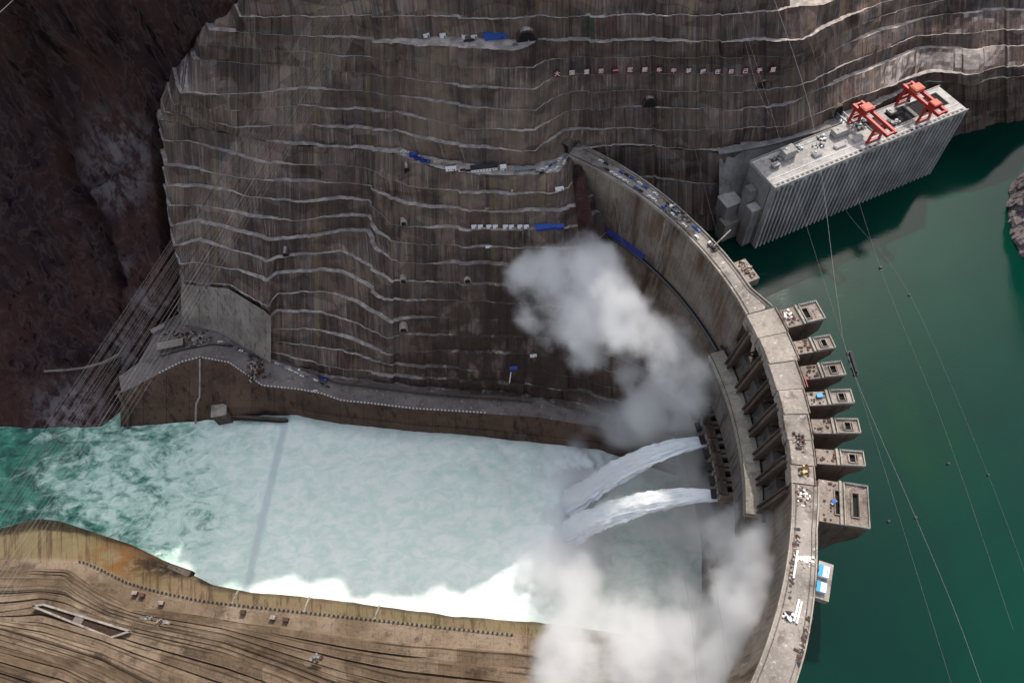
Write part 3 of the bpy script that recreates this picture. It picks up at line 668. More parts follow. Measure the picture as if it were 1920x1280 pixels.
    for q, t in enumerate((-h+.2, h-.2)):
        if q == 0: m = MB()
        else: m = MB()
        for u in range(9): r = rr+3+u*(re-rr-3)/8.; bx(m, r-.09, r+.09, t-.09, t+.09, 242.2, 243.35)
        bx(m, rr+3, re, t-.07, t+.07, 243.3, 243.45); m.build('guard_rail', 'steel', p_)
# curved platform downstream of the spillway bays
strip('platform_beam', dth(10.9, -15.6, .5), [(-18.5, 184), (-18.5, 190.6), (-6.6, 190.6), (-6.6, 184)], 'beam', dam)
strip('platform_soffit', dth(10.9, -15.6, .5), [(-15.5, 140), (-15.5, 183.9), (-7, 183.9), (-5, 140)], 'dam_wet', dam)
strip('pipe_rack', dth(12, -16.3, .5), [(-6.4, 187), (-6.4, 188.6), (-4.2, 188.6), (-4.2, 187)], 'darksteel', dam)
for t in np.arange(11, -16, -1.35):
    m = MB(); m.bar(rt(-6.4, t, 189.4), rt(-2.6, t+.25, 189.4), .7, 1.1); m.build('strut', 'dam', dam)
strip('walkway_rail', dth(12, -16.3, .5), [(-18.4, 190.7), (-18.4, 191.7), (-18.2, 191.7), (-18.2, 190.7)], 'darksteel', dam)
# deep outlet chambers
outs = [8.0, 5.4, 2.9, .3, -2.2, -4.7, -7.1]
for k, a in enumerate(outs):
    rz = math.radians(a)
    def obx(m, r0, r1, t0, t1, z0, z1):
        x, y, _ = rt((r0+r1)/2, a, 0); tm = (t0+t1)/2; m.box((x-math.sin(rz)*tm, y+math.cos(rz)*tm, (z0+z1)/2), (r1-r0, t1-t0, z1-z0), rz)
    m = MB(); obx(m, -22, -6, -5.6, -2.4, 104, 128+k%3); obx(m, -22, -6, 2.4, 4.8, 104, 128+k%3); obx(m, -23, -17, -2.3, 2.3, 119, 128.5); obx(m, -20, -6, -2.3, 2.3, 100, 106)
    ch = m.build('outlet_chamber', 'pier_top', dam)
    m = MB(); obx(m, -24.5, -17.5, -5.9, 4.9, 131, 132.4); obx(m, -24, -22.6, -4.8, 4.2, 132.5, 134.6); m.build('chamber_roof', 'dam', ch)
    m = MB(); obx(m, -19, -7, -2.3, 2.3, 106.2, 120.8); m.build('outlet_gate', 'black', ch)
    m = MB(); obx(m, -27.5, -23.1, -3.6, 3.6, 117, 118.4); obx(m, -26.5, -23.1, -3, -2.4, 113, 117); obx(m, -26.5, -23.1, 2.4, 3, 113, 117); m.build('outlet_bracket', 'darksteel', ch)
# platforms projecting upstream of the crest
def crest_box(name, a, r0, r1, t0, t1, z0, z1, mat, parent):
    rz = math.radians(a); x, y, _ = rt((r0+r1)/2, a, 0); tm = (t0+t1)/2
    return MB().box((x-math.sin(rz)*tm, y+math.cos(rz)*tm, (z0+z1)/2), (r1-r0, t1-t0, z1-z0), rz).build(name, mat, parent)
crest_box('side_platform', 17, 13.8, 24, -10, 10, 232, 239.9, 'pier_top', dam)
crest_box('side_platform', -25.2, 16.8, 25, -11, 11, 234, 240.3, 'deck', dam)
crest_box('side_platform', -25.2, 16.8, 22.5, -9, 9, 222, 233.9, 'dam', dam)

# ------------------------------------------------------------------ things on the crest
def at_r(r, a, z=240.0): return rt(r, a, z)
def scrap_heap(name, r, a, n, spread, label, mats, z=240.0, cat='equipment pile', h=1.6):
    e = empty(name, at_r(r, a, z)); tag(e, label, cat); rz = math.radians(a)
    for mi, mt in enumerate(mats):
        m = MB()
        for q in range(n):
            u, v = random.gauss(0, spread[0]*.45), random.gauss(0, spread[1]*.45); u = max(-spread[0], min(spread[0], u)); v = max(-spread[1], min(spread[1], v))
            s_ = random.uniform(.4, 1.6); hh = random.uniform(.3, h)
            x = u*math.cos(rz)-v*math.sin(rz); y = u*math.sin(rz)+v*math.cos(rz)
            m.box((x, y, hh/2+.02), (s_*random.choice((1, 1, 2.6)), s_, hh), rz+random.choice((0, 0, .3, 1.57, -.5)))
        tag(m.build(['debris', 'litter', 'rubble'][mi], mt, e), kind='stuff')  # pieces stand for crates, steel offcuts and sacks besides loose debris
    return e
scrap_heap('material_heap', 19, 17, 22, (3.6, 8.5), 'heap of timber and steel stacked on the small side platform of the crest', ['deck', 'rust', 'pier_top'])
scrap_heap('material_heap', 6, 13.2-29.2, 22, (4, 7), 'pale rubble and debris strewn on the crest beside the large intake block', ['white', 'rust', 'deck'], h=.8)
scrap_heap('material_heap', 7, -12.9, 14, (3, 4), 'dark machine parts piled on the deck next to the sixth bay', ['yellow', 'rust', 'deck'], h=2)
scrap_heap('material_heap', 6.5, -9.2, 16, (3, 7), 'brown formwork and machinery on the narrow open deck panel', ['rust', 'darksteel', 'deck'], h=2.2)
scrap_heap('material_heap', 9, -23.6, 20, (6, 3), 'white gravel bags spread across the crest beside the blue sheets', ['white', 'white', 'deck'], h=.7)
scrap_heap('material_heap', 5.5, -30.2, 12, (2.4, 3), 'dark pump set standing on the crest road below the white beams', ['darksteel', 'rust', 'white'], h=2)
scrap_heap('material_heap', 3, -24, 26, (1.3, 22), 'line of small dark debris along the inner edge of the crest', ['rust', 'darksteel', 'deck'], h=.8)
scrap_heap('material_heap', 17, -32.5, 26, (1.6, 18), 'dark litter along the reservoir edge of the lower crest', ['rust', 'darksteel', 'deck'], h=.8)
scrap_heap('material_heap', 27, 8.4, 16, (3, 5), 'boards and drums lying on the first wide pier block', ['rust', 'white', 'deck'], z=241.05, h=1)
scrap_heap('material_heap', 8, 30, 30, (4.5, 14), 'jumble of supplies on the shaded far stretch of the crest road', ['steel', 'darksteel', 'deck'], h=1.6)
# long pale beams on the crest
for k, (a, r, ln, rr_) in enumerate(((-29.3, 9.4, 13, 0), (-29.4, 11.0, 13, 0), (-24.4, 4.2, 17, 0))):
    e = empty('concrete_beam', at_r(r, a), math.radians(a+90)); tag(e, ['long pale precast beam lying on the crest, the one nearer the spray', 'long pale precast beam lying on the crest, the one nearer the reservoir', 'single thin pale beam beside the inner parapet of the crest'][k], 'beam', None)
    MB().box((0, 0, .75), (ln, 1.1, 1.0)).build('beam_body', 'white', e); MB().box((-ln*.35, 0, .12), (.5, 1.7, .22)).build('beam_support', 'rust', e); MB().box((ln*.35, 0, .12), (.5, 1.7, .22)).build('beam_support', 'rust', e)
# bright blue sheds on the side platform
for k, (a, r, t, sx, sy, hh, lab) in enumerate(((-25.2, 19.6, 4.5, 6, 7, 3.2, 'bright blue shed on the crest side platform, the larger one nearer the intake block'),
                                  (-25.2, 19.6, -4.8, 5.6, 6, 2.8, 'bright blue shed on the crest side platform, the smaller lower one'))):
    rz = math.radians(a); x, y, _ = rt(r, a, 0); e = empty('blue_shed', (x-math.sin(rz)*t, y+math.cos(rz)*t, 240.32), rz); tag(e, lab, 'shed')
    MB().box((0, 0, hh/2), (sx-.5, sy-.5, hh)).build('wall', 'white', e)
    m = MB(); m.add([(-sx/2, -sy/2, hh), (sx/2, -sy/2, hh-.5), (sx/2, sy/2, hh-.5), (-sx/2, sy/2, hh), (-sx/2, -sy/2, hh+.2), (sx/2, -sy/2, hh-.3), (sx/2, sy/2, hh-.3), (-sx/2, sy/2, hh+.2)], [(3, 2, 1, 0), (4, 5, 6, 7), (0, 1, 5, 4), (1, 2, 6, 5), (2, 3, 7, 6), (3, 0, 4, 7)]); m.build('roof', 'skyblue', e)
    MB().box((sx*.25, 1, hh+.05), (1.6, 2.0, .7)).build('roof_vent', 'white', e); MB().box((-sx/2+.2, 0, 1.1), (.12, 1.2, 2.1)).build('door', 'blue', e)
e = empty('blue_tarpaulin', at_r(25, -3.2, 241.05), math.radians(-3.4)); tag(e, 'bright blue tarpaulin covered crate on the fourth pier', 'crate')
MB().box((0, 0, .8), (3.2, 2.4, 1.5)).build('crate', 'rust', e); MB().box((0, 0, 1.65), (3.6, 2.8, .25)).build('sheet', 'skyblue', e)
e = empty('blue_sheet', at_r(23.6, -16.4, 241.05), .3); tag(e, 'small crumpled blue machine cover on the large intake block', 'machine')
MB().box((0, 0, .7), (4.2, 1.6, 1.3), .2).build('housing', 'steel', e); MB().box((.3, .4, 1.5), (2.6, 2.2, .4), .5).build('cover', 'blue', e)
# chute: red barrier on the deck edge
e = empty('red_barrier', at_r(19.6, -1.0, 240.3), math.radians(-1)); tag(e, 'low red barrier along the upstream edge of the third deck panel', 'barrier')
MB().box((0, 0, .55), (.5, 9, .9)).build('barrier_panel', 'red', e); MB().box((0, 0, .06), (1.2, 8, .12)).build('barrier_foot', 'darksteel', e)

# vehicles ---------------------------------------------------------
def car(name, body, label, cat='car', L=4.6, W=1.9, H=1.5):
    e = empty(name); tag(e, label, cat)
    m = MB(); m.box((0, 0, .62), (L, W, .7)); m.build('body', body, e)
    m = MB(); m.box((-.15*L/4.6, 0, 1.22), (L*.55, W*.9, .5), 0, .82); m.build('cabin', 'glass', e)
    MB().box((-.15, 0, 1.5), (L*.42, W*.74, .08)).build('roof', body, e)
    for sx in (-1, 1):
        for sy in (-1, 1): MB().bar((sx*L*.31, sy*W*.5-.1, .34), (sx*L*.31, sy*W*.5+.1, .34), .68, .68, 10).build('wheel', 'rubber', e)
    return e
def truck(name, body, cargo, label, L=9, cat='truck'):
    e = empty(name); tag(e, label, cat)
    MB().box((0, 0, .85), (L, 2.2, .35)).build('chassis', 'darksteel', e)
    m = MB(); m.box((L/2-1.1, 0, 2.0), (2.2, 2.45, 1.9), 0, .94); cb = m.build('cab', body, e); MB().box((L/2-.06, 0, 2.35), (.1, 2.0, .8)).build('windscreen', 'glass', e)
    m = MB(); m.box((-1.2, 0, 1.15), (L-2.8, 2.5, .2)); m.box((-1.2, 1.2, 1.9), (L-2.8, .12, 1.3)); m.box((-1.2, -1.2, 1.9), (L-2.8, .12, 1.3)); m.box((-L/2+.25, 0, 1.9), (.12, 2.3, 1.3)); m.box((L/2-2.7, 0, 1.9), (.12, 2.3, 1.3)); m.build('load_bed', cargo, e)
    for sx in (-.36, -.2, .36):
        for sy in (-1, 1): MB().bar((sx*L, sy*1.05-.15, .5), (sx*L, sy*1.05+.15, .5), 1.0, 1.0, 10).build('wheel', 'rubber', e)
    return e
def copy_tree(o, parent=None):
    c = o.copy(); C.objects.link(c); c.parent = parent
    for ch in [k for k in CH.get(o.name, [])]: copy_tree(ch, c)
    return c
CH = {}
def reg(o):
    CH[o.name] = [k for k in bpy.data.objects if k.parent == o]
    for k in CH[o.name]: reg(k)
    return o
def place(o, p, rz, scale=1.0, label=None, group=None, cat=None):
    o.location = tuple(map(float, p)); o.rotation_euler = (0, 0, rz)
    if label: o['label'] = label
    if group: o['group'] = group
    if cat: o['category'] = cat
    return o
white_car = reg(car('parked_car', 'white', 'white car')); dark_car = reg(car('parked_car', 'darksteel', 'dark car')); blue_car = reg(car('parked_car', 'blue', 'blue car')); grey_car = reg(car('parked_car', 'steel', 'grey car'))
protos = [white_car, dark_car, blue_car, grey_car]; used = set(); cname = ['white', 'dark', 'blue', 'grey']
def put_car(k, p, rz, label, group=None):
    o = protos[k]
    if k in used: o = copy_tree(o)
    used.add(k); return place(o, p, rz, label=label, group=group)
n = 0
for a in np.arange(46, 24.5, -.95):
    for r in (4.2, 9.5):
        if random.random() < .28 or (a < 30 and r < 8 and random.random() < .3): continue
        k = random.choice((0, 0, 1, 3, 2)); n += 1
        put_car(k, at_r(r+random.uniform(-.4, .4), a+random.uniform(-.2, .2)), math.radians(a+90+random.choice((0, 0, 0, 8, -6))), cname[k]+' car in the vehicle line on the shaded end of the dam crest', 'cars on the shaded end of the crest')
cl = [((1050, 300), .9), ((1040, 306), .9), ((1032, 311), .9), ((1024, 316), .7), ((1015, 319), .5), ((1060, 294), 1.1), ((1030, 322), .6), ((1016, 325), .2), ((1044, 316), .9), ((1058, 305), 1.1), ((1065, 300), 1.1), ((1008, 323), .1)]
for i, ((x, y), rz) in enumerate(cl):
    k = (0, 3, 2, 0, 0, 3, 0, 1, 0, 0, 1, 3)[i]; p = at(x, y, 240.2); put_car(k, p, rz, cname[k]+' car parked in the road bend below the arched tunnel mouth', 'cars in the road bend by the tunnel')
for i, (x, y) in enumerate(((1215, 373), (1375, 512))):
    pass
t0 = reg(truck('flatbed_truck', 'white', 'steel', 'white flatbed truck')); place(t0, at_r(8.5, 31.3), math.radians(31+90), label='long flatbed truck with red tail at the sunny end of the crest queue')
t1 = reg(truck('dump_truck', 'blue', 'deepblue', 'blue')); place(t1, at(786, 300, 240.1), -.35, label='deep blue truck on the cliff road, the one nearest the tall blue load')
t2 = copy_tree(t1); place(t2, at(797, 304, 240.1), -.35, label='deep blue truck on the cliff road with its tail towards the offices')
e = empty('blue_container', at(776, 293.5, 240.1), -.3); tag(e, 'deep blue container with ragged load at the left end of the parked trucks', 'container')
MB().box((0, 0, 1.5), (7, 3, 2.9)).build('box', 'deepblue', e); MB().box((.6, 0, 3.3), (4.5, 2.4, .7), .1).build('load', 'blue', e); MB().box((3.53, 0, 1.4), (.06, 2.4, 2.4)).build('door', 'blue', e)

# crane truck on the sunlit crest
e = empty('crane_truck', at_r(8.5, 22.6), math.radians(22.6+92)); tag(e, 'mobile crane truck on the sunny crest with its jib reaching over the reservoir', 'crane truck')
MB().box((0, 0, 1.1), (9, 2.5, .8)).build('chassis', 'darksteel', e); MB().box((3.6, 0, 2.2), (1.8, 2.4, 1.6), 0, .9).build('cab', 'white', e)
MB().box((-1.5, 0, 2.3), (3.0, 2.4, 1.5)).build('slewing_house', 'rust', e); MB().bar((-1.5, 0, 3), (1.5, -17, 8), .8).build('jib', 'deck', e)
for sx in (-3.2, -1.9, 3.1):
    for sy in (-1, 1): MB().bar((sx, sy*1.1-.15, .5), (sx, sy*1.1+.15, .5), 1, 1, 10).build('wheel', 'rubber', e)
for sx in (-3.9, 1.7):
    for sy in (-1, 1): MB().box((sx, sy*2.2, .45), (.4, 2.6, .35)).build('outrigger', 'rust', e)

# ------------------------------------------------------------------ intake tower
TZ = 242.0
c0, c1, c2, c3 = [at(*q, TZ)[:2] for q in ((1408, 325), (1735, 152), (1812, 205), (1452, 352))]
fx = c2-c3; TL = float(np.linalg.norm(fx)); fx = fx/TL; fy = np.array([-fx[1], fx[0]]); TWD = float(abs(np.dot(c0-c3, fy))*.52+abs(np.dot(c1-c2, fy))*.48)
TRZ = math.atan2(fx[1], fx[0])
tower = empty('intake_tower', (c3[0], c3[1], 0), TRZ); tag(tower, 'long pale concrete intake tower with ribbed water face and flat working deck', 'intake tower')
def tb(name, mat, *boxes, parent=tower):
    m = MB()
    for x0, x1, y0, y1, z0, z1 in boxes: m.box(((x0+x1)/2, (y0+y1)/2, (z0+z1)/2), (x1-x0, y1-y0, z1-z0))
    return m.build(name, mat, parent)
# y = 0 is the water face; the deck runs back to y = TWD
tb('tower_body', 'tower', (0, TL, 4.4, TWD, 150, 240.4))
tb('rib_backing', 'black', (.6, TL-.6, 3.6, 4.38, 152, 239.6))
nr = 44
for i in range(nr):
    x = .2+i*(TL-1.9)/(nr-1); wd_ = 1.5 if i % 6 else 2.0
    tb('face_rib', 'rib', (x, x+wd_, -1.4, 3.58, 155, 240.3))
for i in range(0, nr, 3):
    x = 1.9+i*(TL-1.9)/(nr-1); tb('rib_cap', 'tower_top', (x-.3, x+1.9, -2.1, -1.42, 238.6, 241))
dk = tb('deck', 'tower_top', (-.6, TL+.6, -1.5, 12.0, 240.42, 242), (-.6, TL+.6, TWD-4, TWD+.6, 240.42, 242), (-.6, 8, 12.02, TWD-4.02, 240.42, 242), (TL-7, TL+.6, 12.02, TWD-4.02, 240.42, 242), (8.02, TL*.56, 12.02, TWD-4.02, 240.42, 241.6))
tb('shaft_pit', 'black', (TL*.56+.02, TL-7.02, 12.02, TWD-4.02, 240.42, 240.6), parent=tower)
tb('pit_wall', 'tower', (TL*.56+.02, TL*.56+.9, 12.02, TWD-4.02, 240.62, 242.4))
tb('pit_wall', 'tower', (TL*.78, TL*.78+3, 12.02, TWD-4.02, 240.62, 242.2))
tb('pit_wall', 'tower', (TL*.66, TL*.66+3, 12.02, TWD-4.02, 240.62, 242.2))
for y in (3.2, 8.6): tb('crane_rail', 'white', (1, TL-1, y-.2, y+.2, 242.02, 242.45))
tb('crane_rail', 'white', (1, TL-1, TWD-1.4, TWD-1, 242.02, 242.45))
tb('edge_wall', 'tower_top', (-.6, TL+.6, -1.5, -.9, 242.02, 243.3)); tb('edge_wall', 'tower_top', (-.6, 0, -.88, TWD+.58, 242.02, 243.3)); tb('edge_wall', 'tower_top', (-.6, TL+.6, TWD+.02, TWD+.6, 242.02+1.3, 243.6)); 
for i in range(40):
    x = 3+i*(TL-8)/39; tb('deck_slot', 'darksteel', (x, x+2.6, .4, 2.2, 242.02, 242.08))
def shed(x, y, sx, sy, hh, mat, lab, z=242.05, vent=True):
    p = c3+fx*x+fy*y; e = empty('deck_machine_house', (p[0], p[1], z), TRZ); tag(e, lab, 'machine house')
    MB().box((0, 0, hh/2), (sx, sy, hh)).build('wall', mat, e); MB().box((0, 0, hh+.15), (sx+.5, sy+.5, .28)).build('roof', 'tower_top', e)
    MB().box((sx/2+.03, 0, 1.2), (.08, 1.4, 2.2)).build('door', 'darksteel', e)
    if vent: MB().box((-sx*.2, sy*.1, hh+.65), (1.4, 1.4, .7)).build('vent', 'steel', e)
    return e
shed(30, 25, 11, 8, 7, 'tower_top', 'large cubic concrete block on the left half of the tower deck')
shed(83, 26, 14, 7, 5, 'tower_top', 'long concrete block on the tower deck beside the front crane')
shed(14, 19, 6, 4, 3, 'tower', 'low grey hut nearest the left end of the tower deck')
shed(52, 15, 7, 5, 2, 'white', 'small flat white box on the tower deck right of the large block')
shed(74, 14, 10, 4, 1.6, 'white', 'low white slab box beside the crane rails near the front crane', vent=False)
shed(92, 14, 8, 4, 1.8, 'white', 'low white slab box directly left of the front red crane', vent=False)
shed(122, 22, 8, 8, 3.4, 'tower_top', 'grey machine block on the tower deck between the two red cranes')
shed(136, 26, 6, 6, 2.6, 'tower', 'small dark machine block just left of the rear red crane')
shed(TL-22, 16, 12, 6, 2.4, 'tower_top', 'pale machine block near the right end of the tower deck')
for i, (x, y, s_) in enumerate(((20, 26, 4), (42, 27, 4), (60, 22, 5), (68, 28, 4), (104, 24, 5), (130, 15, 4), (112, 29, 4))):
    p = c3+fx*x+fy*y; e = empty('equipment_pile', (p[0], p[1], 241.65 if x < TL*.56 else 242.45), TRZ)
    tag(e, 'small heap of site equipment on the intake tower deck', 'equipment pile', 'equipment heaps on the intake tower')
    for mi, mt in enumerate(('darksteel', 'tower_top', 'steel')):
        m = MB()
        for q in range(7): ss = random.uniform(.5, 1.7); m.box((random.uniform(-s_, s_), random.uniform(-s_*.7, s_*.7), ss/2), (ss*1.6, ss, ss), random.uniform(0, 3))
        tag(m.build(('debris', 'litter', 'rubble')[mi], mt, e), kind='stuff')  # boxes stand for pieces of site equipment
tb('side_buttress', 'tower', (-9, -.7, 6, 14, 150, 212), (-7, -.7, 16, 24, 150, 226))
tb('buttress_top', 'tower_top', (-9.4, -.7, 5.6, 14.4, 212.02, 213.4))
# gantry cranes
def gantry(x, cab, lab):
    p = c3+fx*x+fy*0; e = empty('gantry_crane', (p[0], p[1], 242.45), TRZ); tag(e, lab, 'gantry crane')
    y0, y1, H, w2 = 5.9, TWD-1.2, 17, 6.3
    MB().box((-w2*.62, (y0+y1)/2-5, H), (2.2, y1-y0+17, 2.8)).build('girder', 'red', e)
    MB().box((w2*.62, (y0+y1)/2-5, H), (2.2, y1-y0+17, 2.8)).build('girder', 'red', e)
    for yy in (y0-12.2, y1+2.4): MB().box((0, yy, H), (w2*1.24-2.3, 1.4, 2.0)).build('end_beam', 'red', e)
    for yy in (y0, y1):
        for sx in (-1, 1):
            MB().bar((sx*w2*1.0, yy, .8), (sx*w2*.62, yy, H-1.45), 1.7).build('leg', 'red', e)
        MB().bar((-w2*1.2, yy, .7), (w2*1.2, yy, .7), 1.2).build('bogie_beam', 'red', e); MB().bar((-w2*.9, yy, 7), (w2*.9, yy, 7), 1.0).build('tie_beam', 'red', e)
        m = MB()
        for q in (-w2*1.1, -w2*.8, w2*.8, w2*1.1): m.bar((q, yy-.3, .0), (q, yy+.3, .0), 1, 1, 8)
        m.build('bogie_wheel', 'rubber', e)
    tr = MB().box((0, y1-7, H+2.9), (w2*1.5, 8, 3)).build('trolley_house', 'salmon' if cab else 'red', e); MB().box((0, y1-7, H+4.6), (w2*1.2, 6, .4)).build('trolley_roof', 'salmon', tr)
    if cab:
        MB().box((0, y0-3, H+2.6), (w2*1.2, 7, 2.4)).build('trolley_house', 'red', e); MB().box((0, y0-3, H+4.0), (w2*1.05, 6, .35)).build('trolley_roof', 'salmon', e)
    MB().box((w2*1.0, y0+3, H-3.4), (2.2, 2.6, 2.4)).build('cabin', 'white', e)
    MB().bar((-2, y1-7, H+1), (-2, y1-7, H-9), .3).build('hoist_rope', 'darksteel', e); MB().box((-2, y1-7, H-9.6), (1.4, 1.4, 1.4)).build('hook_block', 'darksteel', e)
    return e
gantry(101, False, 'red gantry crane standing near the middle of the tower deck')
gantry(152, True, 'red gantry crane with two salmon housings near the far end of the tower deck')
# access bridge and steel stair tower behind
e = empty('access_bridge', at(1583, 222, 241)); tag(e, 'blue grey steel truss bridge from the tunnel mouth to the tower', 'bridge')
pA, pB = Vector(at(1566, 212, 241))-e.location, Vector(at(1600, 243, 241))-e.location
sd_ = (pB-pA).normalized().cross(Vector((0, 0, 1)))
for s_, nm in ((-2.6, 'truss'), (2.6, 'truss')):
    m = MB(); a_, b_ = pA+sd_*s_, pB+sd_*s_; up_ = Vector((0, 0, 4)); m.bar(a_, b_, .6); m.bar(a_+up_, b_+up_, .6)
    for q in range(7):
        u, v = a_.lerp(b_, q/6), a_.lerp(b_, min(1, (q+.5)/6)); m.bar(u, v+up_, .35); m.bar(u, u+up_, .35)
    m.build(nm, 'steel', e)
m = MB(); m.bar(pA, pB, 5, .4); m.build('bridge_deck', 'steel', e)
for q in (.25, .6, .95):
    m = MB(); u = pA.lerp(pB, q); m.bar(u+sd_*2.4, u+sd_*2.4-Vector((0, 0, 46)), .7); m.bar(u-sd_*2.4, u-sd_*2.4-Vector((0, 0, 46)), .7)
    for k in range(6): m.bar(u+sd_*2.4-Vector((0, 0, k*7.5)), u-sd_*2.4-Vector((0, 0, k*7.5+7)), .4)
    m.build('support_frame', 'steel', e)

# ------------------------------------------------------------------ tunnel mouths
def tunnel(px, py, z, wdt, hgt, lab, face=(0, -1), frame='deck', push=.6):
    p = at(px, py, z); e = empty('tunnel_portal', p, math.atan2(face[1], face[0])+math.pi/2); tag(e, lab, 'tunnel mouth')
    arc = [(wdt/2, 0)]+[(wdt/2*math.cos(t), hgt-wdt/2+wdt/2*math.sin(t)) for t in np.linspace(0, math.pi, 11)]+[(-wdt/2, 0)]
    k = 1.28; out = [(wdt/2*k, 0)]+[(wdt/2*k*math.cos(t), hgt-wdt/2+wdt/2*k*math.sin(t)) for t in np.linspace(0, math.pi, 11)]+[(-wdt/2*k, 0)]
    n = len(arc); m = MB(); vs = [(x, -push, z_) for x, z_ in out]+[(x, -push, z_) for x, z_ in arc]+[(x, 6, z_) for x, z_ in out]+[(x, 6, z_) for x, z_ in arc]; fs = []
    for i in range(n-1): fs += [(i, i+1, n+i+1, n+i), (2*n+i+1, 2*n+i, i, i+1)[::-1], (n+i, n+i+1, 3*n+i+1, 3*n+i)]
    m.add(vs, fs); m.build('portal_frame', frame, e)
    m = MB(); m.add([(x, -push+.5, z_) for x, z_ in arc], [tuple(range(n))]); m.add([(-wdt/2, -push, .1), (wdt/2, -push, .1), (wdt/2, 3, .1), (-wdt/2, 3, .1)], [(0, 1, 2, 3)]); m.build('dark_opening', 'black', e)  # flat black sheet near the front, painted for the shade inside the tunnel
tunnel(988, 75, 330.4, 13, 8, 'wide dark tunnel mouth at the back of the upper cliff road', push=2.2, frame='shotcrete')
tunnel(1217, 198, 270.3, 9, 8, 'arched tunnel mouth in the cliff wall below the red slogan signs', push=2.2, frame='shotcrete')
tunnel(1430, 164, 285, 10, 7, 'squarish tunnel mouth under the last slogan signs', push=2.4, frame='shotcrete')
tunnel(1060, 282, 240.4, 7.5, 9, 'arched tunnel mouth with a concrete surround where the cliff road meets the dam', face=(-.5, -.86), push=2.5, frame='lightwall')
tunnel(1082, 272, 240.4, 5, 5.5, 'small dark tunnel mouth just right of the large one at the dam end', push=2.5, frame='lightwall')
tunnel(1562, 215, 240.4, 9, 11, 'tall pale tunnel mouth behind the intake tower', face=(.3, -.95), push=4.0, frame='lightwall')
tunnel(758, 420, 195.4, 4.5, 5, 'small pale framed adit on the berm above the blue sheds', push=2.2, frame='deck')
tunnel(757, 527, 150.4, 4.5, 5, 'small pale framed adit on a middle berm, left one of two level with each other', push=2.2, frame='deck')
tunnel(877, 527, 150.4, 5, 5, 'small pale framed adit on a middle berm, right one of two level with each other', push=2.2, frame='deck')
tunnel(757, 618, 112.4, 6, 5, 'low pale framed adit near the foot of the terraces', push=2.2, frame='deck')
tunnel(537, 478, 165.4, 4, 5, 'tiny dark adit on a berm left of the terraces centre', push=2.2, frame='shotcrete')
tunnel(764, 322, 231, 4, 6, 'tiny dark adit just under the cliff road beside the blue trucks', push=2.2, frame='shotcrete')

# ------------------------------------------------------------------ slogan signs
chars = '大国重器一定要牢牢掌握在自己手里'; sxp = [100, 215, 328, 440, 553, 665, 780, 893, 1005, 1120, 1232, 1345, 1450, 1560, 1670, 1775]; syp = [152, 143, 137, 130, 125, 120, 120, 122, 125, 127, 133, 135, 133, 130, 125, 120]
words_ = ['great', 'country', 'heavy', 'vessel', 'one', 'settle', 'must', 'firm', 'second firm', 'palm', 'hold', 'at', 'self', 'oneself', 'hand', 'inside']
for i, ch in enumerate(chars):
    p = at(1020+sxp[i]/4.174, 100+syp[i]/4.174+6, 300.6); p = p+np.array([0, -2.6, .5]); e = empty('slogan_sign', p); tag(e, 'red hillside sign board with the white character '+ch+(' for "%s"' % words_[i] if ch != '牢' else ', %s of the two alike' % ('left' if i == 7 else 'right')), 'sign', 'slogan signs on the cliff')
    MB().box((0, 0, 3.2), (4.9, .35, 5.4)).build('board', 'darkred', e)
    MB().box((0, .9, 1.5), (.3, 1.6, .3)).build('brace', 'darksteel', e)
    cu = bpy.data.curves.new('character', 'FONT'); cu.body = ch; cu.size = 4.6; cu.extrude = .12; cu.offset = .05; cu.align_x = 'CENTER'; cu.align_y = 'CENTER'
    t_ = bpy.data.objects.new('tmp', cu); C.objects.link(t_); dg = bpy.context.evaluated_depsgraph_get(); me = bpy.data.meshes.new_from_object(t_.evaluated_get(dg)); bpy.data.objects.remove(t_)
    me.materials.clear(); me.materials.append(M['white']); o = bpy.data.objects.new('character', me); C.objects.link(o); o.parent = e; o.location = (0, -.32, 3.25); o.rotation_euler = (math.pi/2, 0, 0)

# ------------------------------------------------------------------ buildings and containers on the cliff roads
def container(name, p, rz, L, W, H, body, roof, lab, cat='container', group=None, win=0, over=.15):
    e = empty(name, p, rz); tag(e, lab, cat, group); MB().box((0, 0, H/2+.1), (L, W, H)).build('wall', body, e)
    MB().box((0, 0, H+.25), (L+over*2, W+over*2, .25)).build('roof', roof, e); MB().box((L*.3, -W/2-.03, 1.15), (.9, .06, 2.0)).build('door', 'darksteel', e)
    for k in range(win): MB().box((-L/2+(k+.7)*L/(win+.6), -W/2-.03, 1.7), (.9, .06, .9)).build('window', 'glass', e)
    return e
container('blue_roof_shed', at(929, 70, 330.3), 0, 17, 7, 4.2, 'blue', 'blue', 'long shed with bright blue roof on the wide upper cliff road', 'shed', over=.5)
for k, (x, y, lab) in enumerate(((800, 69.5, 'leftmost on the upper road, standing alone'), (831, 71, 'second from the left on the upper road'), (872, 71, 'left one of the pair in mid upper road'), (889, 71.5, 'right one of the pair in mid upper road'))):
    container('site_container', at(x, y, 330.3), 0, 4.6, 2.6, 2.7, 'white', 'white', 'small white site container, '+lab, 'container', 'white containers on the upper road')
put_car(1, at(875, 78, 330.3), .1, 'dark pickup parked in front of the paired white containers on the upper road'); put_car(1, at(884, 77, 330.3), .4, 'dark loader beside the right white container on the upper road')
put_car(0, at(991, 74, 330.3), 1.2, 'white car just outside the wide tunnel mouth on the upper road'); put_car(3, at(966, 84, 330.3), .2, 'grey car at the outer edge of the upper road near its corner'); put_car(1, at(966, 68, 330.3), 0, 'dark car between the blue shed and the tunnel on the upper road')
container('site_office', at(908, 318, 240.3), 0, 22, 5, 3.2, 'white', 'darksteel', 'long white site office with dark roof and many windows on the cliff road', 'site office', win=8, over=.4)
